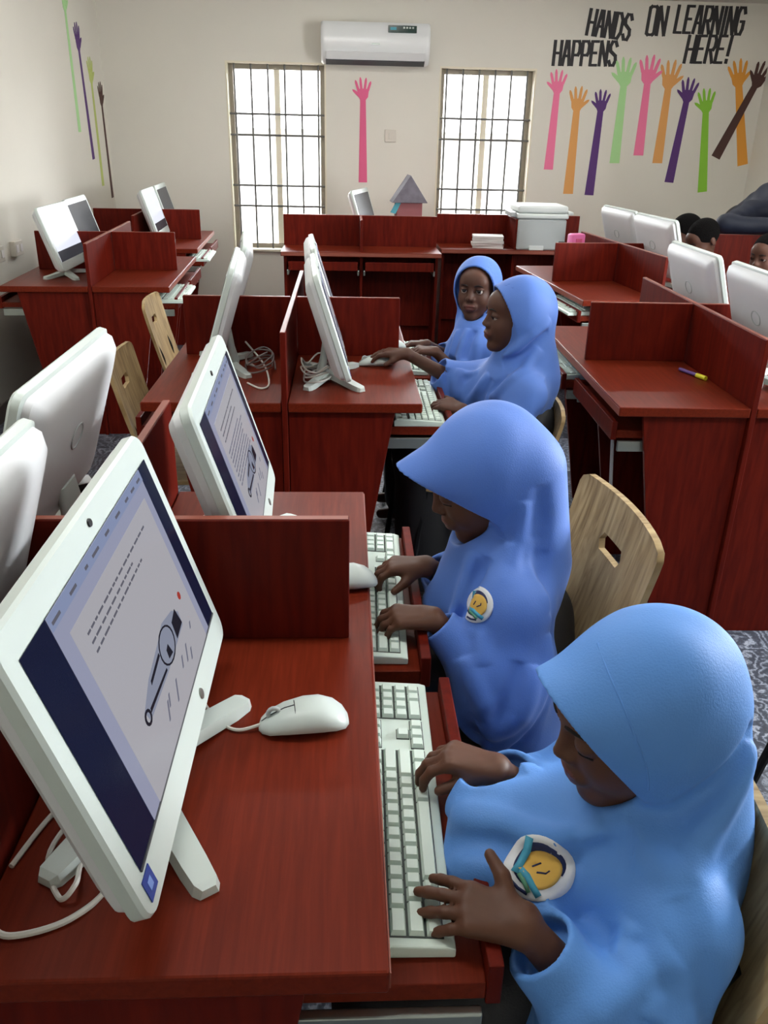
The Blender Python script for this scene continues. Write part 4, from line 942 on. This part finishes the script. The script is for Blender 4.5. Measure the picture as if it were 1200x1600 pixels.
# ---------------------------------------------------------------- loose cables
def cable(label, pts, r=.003, m='cable_white', n=8):
    return tag(MB().tube(spline(pts, n), r, 7).build('power_cable', m, None, True), label, 'cable', 'white computer cables')
zc_ = ZT+.0035
cable('white cable looping out at the lower left behind the foreground computer', [(-.222, .80, .86), (-.28, .76, zc_), (-.305, .66, zc_), (-.278, .60, zc_), (-.262, .605, zc_+.012), (-.268, .64, zc_+.002), (-.262, .68, .78), (-.232, .73, .84)], .0028)
cable('thick white cable curving along the lower left of the foreground desk', [(-.235, .655, .80), (-.232, .62, zc_), (-.26, .575, zc_), (-.31, .558, zc_), (-.337, .575, zc_)], .0032)
cable('white cable arc at the left edge behind the foreground computer', [(-.225, .80, .85), (-.27, .78, zc_), (-.315, .72, zc_), (-.338, .64, zc_)], .003)
def bundle(label, cx, cy, rx, ry, seed, m='cable_white', turns=4):
    R = random.Random(seed); pts = []
    for k in range(turns*8):
        a = 2*PI*k/8; q = R.uniform(.75, 1.1); pts.append((cx+rx*q*math.cos(a), cy+ry*q*math.sin(a), ZT+.004+.055*k/(turns*8)*R.uniform(.6, 1.2)+.01*abs(math.sin(a*1.5))))
    return cable(label, pts, .0026, m, 4)
bundle('tangle of white cable on the desk behind the edge-on computer in the middle', -.082, 2.50, .045, .085, 3)
bundle('tangle of grey cable on the desk left of the middle spine', -.262, 2.62, .045, .10, 5, 'cable_grey')
cable('white cable loop in front of the middle spine on its left side', [(-.33, 2.80, .80), (-.26, 2.68, zc_), (-.225, 2.45, zc_), (-.245, 2.40, zc_), (-.29, 2.46, zc_)], .003)
cable('thin dark cable on the desk behind the foreground partition', [(-.30, 1.28, zc_), (-.27, 1.22, zc_+.012), (-.235, 1.24, zc_), (-.25, 1.30, zc_), (-.21, 1.34, zc_)], .0022, 'black_plastic')
cable('white cable hanging from the left computer back down to the floor', [(-.565, 1.655, .86), (-.62, 1.72, .6), (-.60, 1.80, .3), (-.61, 1.9, .02)], .0024)

# ---------------------------------------------------------------- chairs
CH = {}
def chair_meshes():
    BW, BH, T = .36, .34, .012
    us = [-1, -.9, -.75, -.55, -.36, -.28, -.14, 0, .14, .28, .36, .55, .75, .9, 1]; vs = [0, .03, .08, .2, .35, .5, .62, .69, .735, .785, .83, .87, .93, .97, 1]
    def pos(u, v, d):
        r = .032; hw = BW/2-.010*(1-v)
        for vv in (v*BH, (1-v)*BH):
            if vv < r: hw = hw-r+math.sqrt(max(0, r*r-(r-vv)**2))
        if abs(abs(u)-.28) < .01 and (abs(v-.69) < .004 or abs(v-.785) < .004): u *= .80
        y = u*hw; x = -.016*(1-(u)**2) + .02*(1-v)**2
        return Vector((x-.07*v+d, y, v*BH))
    m = MB(); hole = lambda i, j: abs(us[i]+us[i+1])/2 < .29 and .69 <= vs[j] and vs[j+1] <= .786
    g = [[[m.b.verts.new(pos(u, v, d)) for u in us] for v in vs] for d in (0, T)]
    ni, nj = len(us)-1, len(vs)-1
    full = lambda i, j: 0 <= i < ni and 0 <= j < nj and not hole(i, j)
    for i in range(ni):
        for j in range(nj):
            if not full(i, j): continue
            m.b.faces.new((g[0][j][i], g[0][j+1][i], g[0][j+1][i+1], g[0][j][i+1])); m.b.faces.new((g[1][j][i], g[1][j][i+1], g[1][j+1][i+1], g[1][j+1][i]))
            for (a, b, q) in (((j, i), (j+1, i), (i-1, j)), ((j, i+1), (j+1, i+1), (i+1, j)), ((j, i), (j, i+1), (i, j-1)), ((j+1, i), (j+1, i+1), (i, j+1))):
                if not full(*q): m.b.faces.new((g[0][a[0]][a[1]], g[0][b[0]][b[1]], g[1][b[0]][b[1]], g[1][a[0]][a[1]]))
    bmesh.ops.recalc_face_normals(m.b, faces=m.b.faces)
    CH['back'] = m.mesh('backrest', 'oak', True)
    m = MB(); m.loft([[(x, a, .43+dz) for x, a in [(p+.20, q) for p, q in rrect(.34, .34, .06)]] for dz in (0, .012)]); CH['seat'] = m.mesh('seat', 'oak', True)
    for nm, s in (('l', -1), ('r', 1)):
        CH['rl'+nm] = MB().tube([(.02, s*.15, .425), (-.06, s*.165, .006)], .011, 8).mesh('leg', 'black_metal', True)
        CH['fl'+nm] = MB().tube([(.34, s*.15, .425), (.40, s*.165, .006)], .011, 8).mesh('leg', 'black_metal', True)
        CH['up'+nm] = MB().tube(spline([(.10, s*.11, .425), (.03, s*.11, .425), (-.005, s*.11, .46), (-.012, s*.11, .56), (-.034, s*.11, .62)]), .009, 8).mesh('back_support', 'black_metal', True)
    CH['rail'] = MB().tube([(.02, -.15, .42), (.02, .15, .42)], .009, 8).mesh('cross_rail', 'black_metal', True)
    CH['bolt'] = MB().loft([[(-.001+dx, .005*math.cos(2*PI*k/8), .005*math.sin(2*PI*k/8)) for k in range(8)] for dx in (0, .003)]).mesh('bolt', 'black_metal')
chair_meshes()
def chair(label, x, y, rz, zb=.53):
    """origin under the back edge; rz=0: sitter looks towards +x"""
    t = thing('plywood_chair', label, 'chair', (x, y, 0), rz, 'pale plywood chairs')
    def part(n, k, loc=(0, 0, 0)):
        o = bpy.data.objects.new(n, CH[k]); COL.objects.link(o); o.parent = t; o.location = loc
        o.data.set_sharp_from_angle(angle=math.radians(40)); return o
    part('backrest', 'back', (0, 0, zb)); part('seat', 'seat')
    for k in ('rll', 'rlr', 'fll', 'flr'): part('leg', k)
    for k in ('upl', 'upr'): part('back_support', k)
    part('cross_rail', 'rail')
    return t
chair('pale plywood chair with a handle slot behind the girl at the second keyboard', .43, 1.33, PI+math.radians(5), .51)
chair('pale plywood chair at the lower right corner behind the nearest girl', .405, .72, PI-math.radians(6), .40)
chair('plywood chair on the left of the middle desk, nearer of the two', -.635, 2.60, math.radians(3), .47)
chair('plywood chair on the left of the middle desk, farther one with its slot visible', -.75, 3.60, math.radians(2), .46)
chair('plywood chair under the girl who holds a mouse', .60, 2.55, PI, .345)
chair('plywood chair under the girl who looks at the camera', .57, 3.13, PI, .345)
chair('chair at the right edge of the picture showing only its black leg', 1.03, 1.35, 0, .47)

# ---------------------------------------------------------------- wall things
def air_conditioner():
    x0, x1 = -.172, .634; cx = (x0+x1)/2; w_ = x1-x0
    t = thing('air_conditioner', 'white split air conditioner on the back wall between the windows', 'air conditioner', (cx, YB, 1.925))
    prof = [(0, 0), (-.10, 0), (-.165, .035), (-.195, .085), (-.20, .15), (-.19, .24), (-.165, .272), (0, .275)]
    m = MB(); rings = []
    for x, k in ((-w_/2, .93), (-w_/2+.012, .99), (-w_/2+.03, 1), (w_/2-.03, 1), (w_/2-.012, .99), (w_/2, .93)):
        rings.append([(x, (y)*k, .1375+(z-.1375)*k) for y, z in prof])
    m.loft(rings); m.build('housing', 'ac_white', t, True)
    MB().prism([(-w_/2+.035, -.108, .004), (-w_/2+.035, -.158, .030), (-w_/2+.035, -.162, .020), (-w_/2+.035, -.112, -.006)], (w_-.07, 0, 0)).build('outlet_vent', 'ac_vent', t)
    MB().prism([(-w_/2+.04, -.165, .028), (-w_/2+.04, -.199, .078), (-w_/2+.04, -.205, .076), (-w_/2+.04, -.170, .026)], (w_-.08, 0, 0)).build('louver', 'ac_white', t)
    MB().box(.09, .30, -.2035, -.19, .205, .252, .003).build('display', 'ac_display', t)
    m = MB()
    for k in range(4): m.box(.20+k*.022, .213+k*.022, -.2045, -.2035, .232, .244)
    m.build('display_digits', 'rail_metal', t)
    MB().box(.105, .15, -.2045, -.2035, .222, .240).build('display_mark', 'teal_card', t)
    MB().box(-.03, .03, -.2015, -.199, .125, .135, .001).build('badge', 'rail_metal', t)
air_conditioner()
t = thing('wall_switch', 'small white switch plate on the back wall below the air conditioner', 'switch', (.364, YB, 1.44))
MB().box(-.045, .045, -.010, 0, -.045, .045, .004).build('plate', 'switch_white', t); MB().box(-.016, .016, -.015, -.010, -.024, .024, .002).build('rocker', 'switch_white', t)
for i, (yy, lb) in enumerate(((4.62, 'white wall socket at the left wall, nearer to the camera'), (4.9, 'white wall socket at the left wall, farther one by the computer'))):
    t = thing('wall_socket', lb, 'socket', (XL, yy, .83), 0, 'wall sockets on the left wall')
    MB().box(0, .03, -.06, .06, -.04, .04, .004).build('plate', 'switch_white', t)
    for s in (-.03, .03): MB().box(.03, .034, s-.018, s+.018, -.02, .02, .002).build('outlet', 'paper', t)
# hand decals -------------------------------------------------
def decal_hand(label, colour, wrist, base, wid, flip=1, hand=.15, wall='back', splay=1.0):
    """flat painted arm from base to wrist, open hand above; wrist/base are (horizontal, z) on the wall"""
    wx, wz = wrist; bx, bz = base
    d = Vector((wx-bx, wz-bz)); L = d.length; d.normalize(); n = Vector((d.y, -d.x))*flip
    m = MB(); TK = .0015; cnt = [0]; up_ = .0012 if colour == 'brown' and wall == 'back' else 0
    def P(pts):
        cnt[0] += 1; tk = TK+up_+.00025*cnt[0]
        if wall == 'back': pts3 = [(a, YB-tk, b) for a, b in pts]; vec = (0, tk-.0002, 0)
        else: pts3 = [(XL+.0002, a, b) for a, b in pts]; vec = (tk, 0, 0)
        m.prism(pts3, vec)
    W2 = Vector((wx, wz)); Bp = Vector((bx, bz)); h = hand
    Q = lambda o, a, b: tuple(o+d*a+n*b)
    P([Q(Bp, 0, -wid*.62), Q(Bp, 0, wid*.62), Q(W2, 0, wid*.40), Q(W2, 0, -wid*.40)])
    pw = h*.27
    P([Q(W2, 0, -wid*.40), Q(W2, 0, wid*.40), Q(W2, h*.14, pw*.80), Q(W2, h*.42, pw), Q(W2, h*.46, pw*.3), Q(W2, h*.46, -pw*.4), Q(W2, h*.42, -pw), Q(W2, h*.12, -pw*.85)])
    fw_ = h*.062
    for off, ang, ln in ((-.80, -20, .40), (-.28, -7, .52), (.26, 6, .54), (.76, 19, .44)):
        a = math.radians(ang*splay); o = W2+d*h*.38+n*pw*off; dd = d*math.cos(a)+n*math.sin(a); nn = n*math.cos(a)-d*math.sin(a); l = h*ln
        P([tuple(o-nn*fw_), tuple(o+nn*fw_), tuple(o+dd*l*.8+nn*fw_*.85), tuple(o+dd*l+nn*fw_*.3), tuple(o+dd*l-nn*fw_*.3), tuple(o+dd*l*.8-nn*fw_*.85)])
    a = math.radians(52); o = W2+d*h*.16+n*pw*.55; dd = d*math.cos(a)+n*math.sin(a); nn = n*math.cos(a)-d*math.sin(a); l = h*.44
    P([tuple(o-nn*fw_*1.5), tuple(o+nn*fw_*1.2), tuple(o+dd*l*.8+nn*fw_*.8), tuple(o+dd*l), tuple(o+dd*l*.8-nn*fw_*.8)])
    return tag(m.build('painted_hand', 'decal_'+colour), label, 'wall decal', 'painted hands on the walls')
hands = [
 ('pink painted arm with an open hand between the two windows', 'hotpink', (.145, 1.690), (.150, 1.095), .055, -1, .17),
 ('pink painted arm farthest left in the group on the right wall area', 'pink', (1.655, 1.770), (1.645, 1.219), .06, -1, .18),
 ('pale orange painted arm, low, second from the left of the group', 'orange', (1.825, 1.650), (1.826, 1.039), .065, 1, .19),
 ('purple painted arm, low, below the word with double P', 'purple', (2.015, 1.650), (2.0, 1.032), .06, -1, .17),
 ('pale green painted arm raised under the word HANDS', 'palegreen', (2.175, 1.830), (2.178, 1.277), .065, -1, .22),
 ('pink painted arm raised beside the pale green arm', 'pink', (2.36, 1.850), (2.365, 1.338), .065, 1, .22),
 ('orange painted arm raised left of the word HERE', 'orange', (2.53, 1.820), (2.528, 1.284), .065, 1, .22),
 ('purple painted arm leaning right, below the word HERE', 'purple', (2.69, 1.730), (2.648, 1.141), .06, -1, .19),
 ('bright lime painted arm, low, right of the leaning purple one', 'lime', (2.86, 1.660), (2.938, 1.073), .062, -1, .19),
 ('amber painted arm at the right, crossed by the brown arm', 'amber', (3.09, 1.850), (3.235, 1.283), .068, 1, .21)]
for h_ in hands: decal_hand(*h_)
decal_hand('dark brown painted arm slanting across the amber one', 'brown', (3.215, 1.85), (3.0, 1.335), .062, -1, .2)
lh = [('green painted arm high on the left wall, farthest from the corner', 'palegreen', (6.42, 2.14), (6.43, 1.42), .05, 1, .17),
 ('purple painted arm on the left wall', 'purple', (6.64, 1.93), (6.70, 1.24), .05, 1, .19),
 ('olive green painted arm on the left wall', 'olive', (6.87, 1.74), (6.88, 1.05), .05, 1, .19),
 ('brown painted arm on the left wall next to the corner', 'brown', (7.09, 1.60), (7.12, .95), .05, 1, .18)]
for h_ in lh: decal_hand(*h_, wall='left')
# lettering ----------------------------------------------------
GL = {'H': [[(0,0),(0,1)],[(1,0),(1,1)],[(0,.5),(1,.5)]], 'A': [[(0,0),(.35,1),(.65,1),(1,0)],[(.15,.38),(.85,.38)]], 'N': [[(0,0),(0,1),(1,0),(1,1)]],
 'D': [[(0,0),(0,1),(.6,1),(1,.75),(1,.25),(.6,0),(0,0)]], 'S': [[(1,.82),(.75,1),(.25,1),(0,.8),(.1,.6),(.9,.4),(1,.2),(.75,0),(.25,0),(0,.18)]],
 'O': [[(0,.05),(0,.95),(.2,1),(.8,1),(1,.95),(1,.05),(.8,0),(.2,0),(0,.05)]], 'L': [[(0,1),(0,0),(.95,0)]], 'E': [[(.95,1),(0,1),(0,0),(.95,0)],[(0,.52),(.75,.52)]],
 'R': [[(0,0),(0,1),(.8,1),(1,.85),(1,.6),(.8,.48),(0,.48)],[(.45,.48),(1,0)]], 'I': [[(.5,0),(.5,1)]], 'G': [[(1,.8),(.8,1),(.2,1),(0,.8),(0,.2),(.2,0),(.8,0),(1,.2),(1,.48),(.55,.48)]],
 'P': [[(0,0),(0,1),(.8,1),(1,.85),(1,.55),(.8,.42),(0,.42)]], '!': [[(.6,1),(.45,.28)],[(.42,.10),(.41,.0)]]}
def word(text, x0, x1, z0, h, slope=0, slant=.06, label=''):
    t = thing('wall_lettering', label, 'lettering', (x0, YB, z0), 0, 'black wall lettering')
    ws = [.35 if c in 'I!' else 1 for c in text]; gap = .42; tot = sum(ws)+gap*(len(text)-1); u = (x1-x0)/tot; x = 0; st = .0102
    for c, w_ in zip(text, ws):
        m = MB(); k = 0
        for pl in GL[c]:
            for (a, b), (c2, d2) in zip(pl, pl[1:]):
                p = Vector((x+a*w_*u+slant*b*h, b*h+slope*(x+a*u))); q = Vector((x+c2*w_*u+slant*d2*h, d2*h+slope*(x+c2*u)))
                dr = (q-p).normalized(); nn = Vector((-dr.y, dr.x)); e = st*.8; k += 1
                hw_ = st*(1.25 if abs(dr.y) > .6 else .9)
                m.prism([(v.x, -.0014-.00002*k, v.y) for v in (p-dr*e+nn*hw_, q+dr*e+nn*hw_, q+dr*e-nn*hw_, p-dr*e-nn*hw_)], (0, .0012, 0))
        m.build('letter', 'lettering', t); x += (w_+gap)*u
word('HANDS', 1.840, 2.165, 2.175, .165, -.09, .10, 'black painted word HANDS at the upper right of the back wall')
word('ON', 2.300, 2.435, 2.185, .185, 0, .05, 'black painted word ON between HANDS and LEARNING')
word('LEARNING', 2.515, 3.035, 2.205, .175, 0, .06, 'black painted word LEARNING at the upper right')
word('HAPPENS', 1.605, 2.085, 1.965, .160, .015, .02, 'black painted word HAPPENS on the second line at the left')
word('HERE!', 2.625, 2.965, 2.005, .18, .02, .08, 'black painted word HERE with exclamation mark on the second line')

# ---------------------------------------------------------------- things on the far desks
t = thing('copier', 'large pale grey copier with a lid, on the desk by the right window', 'copier', (1.335, 6.02, ZT))
MB().box(-.165, .165, -.16, .16, .0, .20, .012).build('body', 'copier_grey', t); MB().box(-.175, .175, -.165, .165, .202, .235, .01).build('scanner_bed', 'copier_white', t)
MB().box(-.172, .168, -.16, .16, .237, .285, .014).build('lid', 'copier_white', t); MB().box(-.215, -.176, -.13, .10, .21, .24, .005).build('control_panel', 'copier_grey', t)
MB().box(.176, .215, -.12, .08, .225, .245, .005).build('side_handle', 'copier_white', t)
MB().box(.12, .166, -.1625, -.158, .01, .06, .003).build('door_latch', 'seam_dark', t); MB().box(-.08, .02, -.164, -.16, .0, .03, .003).build('tray_front', 'copier_white', t)
R = random.Random(2)
for k in range(5):
    z = ZT+.0005+k*.0165; o = MB().box(-.105, .105, -.075, .075, 0, .0155, .001).build('paper_ream', 'paper', None, False, (.99+R.uniform(-.008, .008), 5.98+R.uniform(-.008, .008), z), (0, 0, math.radians(-8+R.uniform(-4, 4))))
    tag(o, ['bottom', 'second from the bottom', 'middle', 'second from the top', 'topmost'][k]+' packet of white paper in the stack beside the copier', 'paper', 'stack of paper by the copier')
t = thing('paper_house', 'small cardboard house with a grey pointed roof by the back wall', 'model house', (.455, 6.28, ZT), math.radians(4))
MB().box(-.09, .09, -.07, .07, 0, .27, .002).build('house_wall', 'house_card', t)
MB().prism([(-.125, -.09, .265), (.125, -.09, .265), (0, -.09, .445)], (0, .18, 0), .002).build('roof', 'roof_card', t)
MB().prism([(-.02, -.0715, 0), (.03, -.0715, 0), (.03, -.0715, .12), (-.02, -.0715, .12)], (0, .001, 0)).build('door', 'roof_card', t)
MB().prism([(-.10, -.075, .19), (-.06, -.075, .27), (-.085, -.075, .29), (-.135, -.075, .20)], (0, .02, 0)).build('side_strut', 'teal_card', t)
t = thing('pink_toy', 'small pink plastic box standing behind the right partition', 'box', (1.325, 4.93, ZT), .3)
o = t
MB().box(-.045, .045, -.03, .03, 0, .205, .012).build('body', 'pink_plastic', t, True); MB().box(-.02, .02, -.034, -.03, .06, .18, .002).build('front_plate', 'decal_hotpink', t)
t = thing('marker_pen', 'marker pen with a yellow cap lying on the empty right desk', 'pen', (1.128, 2.60, ZT+.0075), math.radians(-70))
MB().tube([(-.06, 0, 0), (.02, 0, 0)], .006, 10).build('barrel', 'violet_barrel', t, True); MB().tube([(.02, 0, 0), (.062, 0, 0)], .0072, 10).build('cap', 'yellow_cap', t, True)
t = thing('power_adapter', 'small black adapter at the foot of the left computer back', 'adapter', (-.535, 1.60, ZT), math.radians(30))
MB().box(-.05, .05, -.022, .022, 0, .035, .004).build('body', 'black_plastic', t); MB().box(-.02, .02, -.0225, .0225, .0355, .037).build('label_plate', 'pale_metal', t)
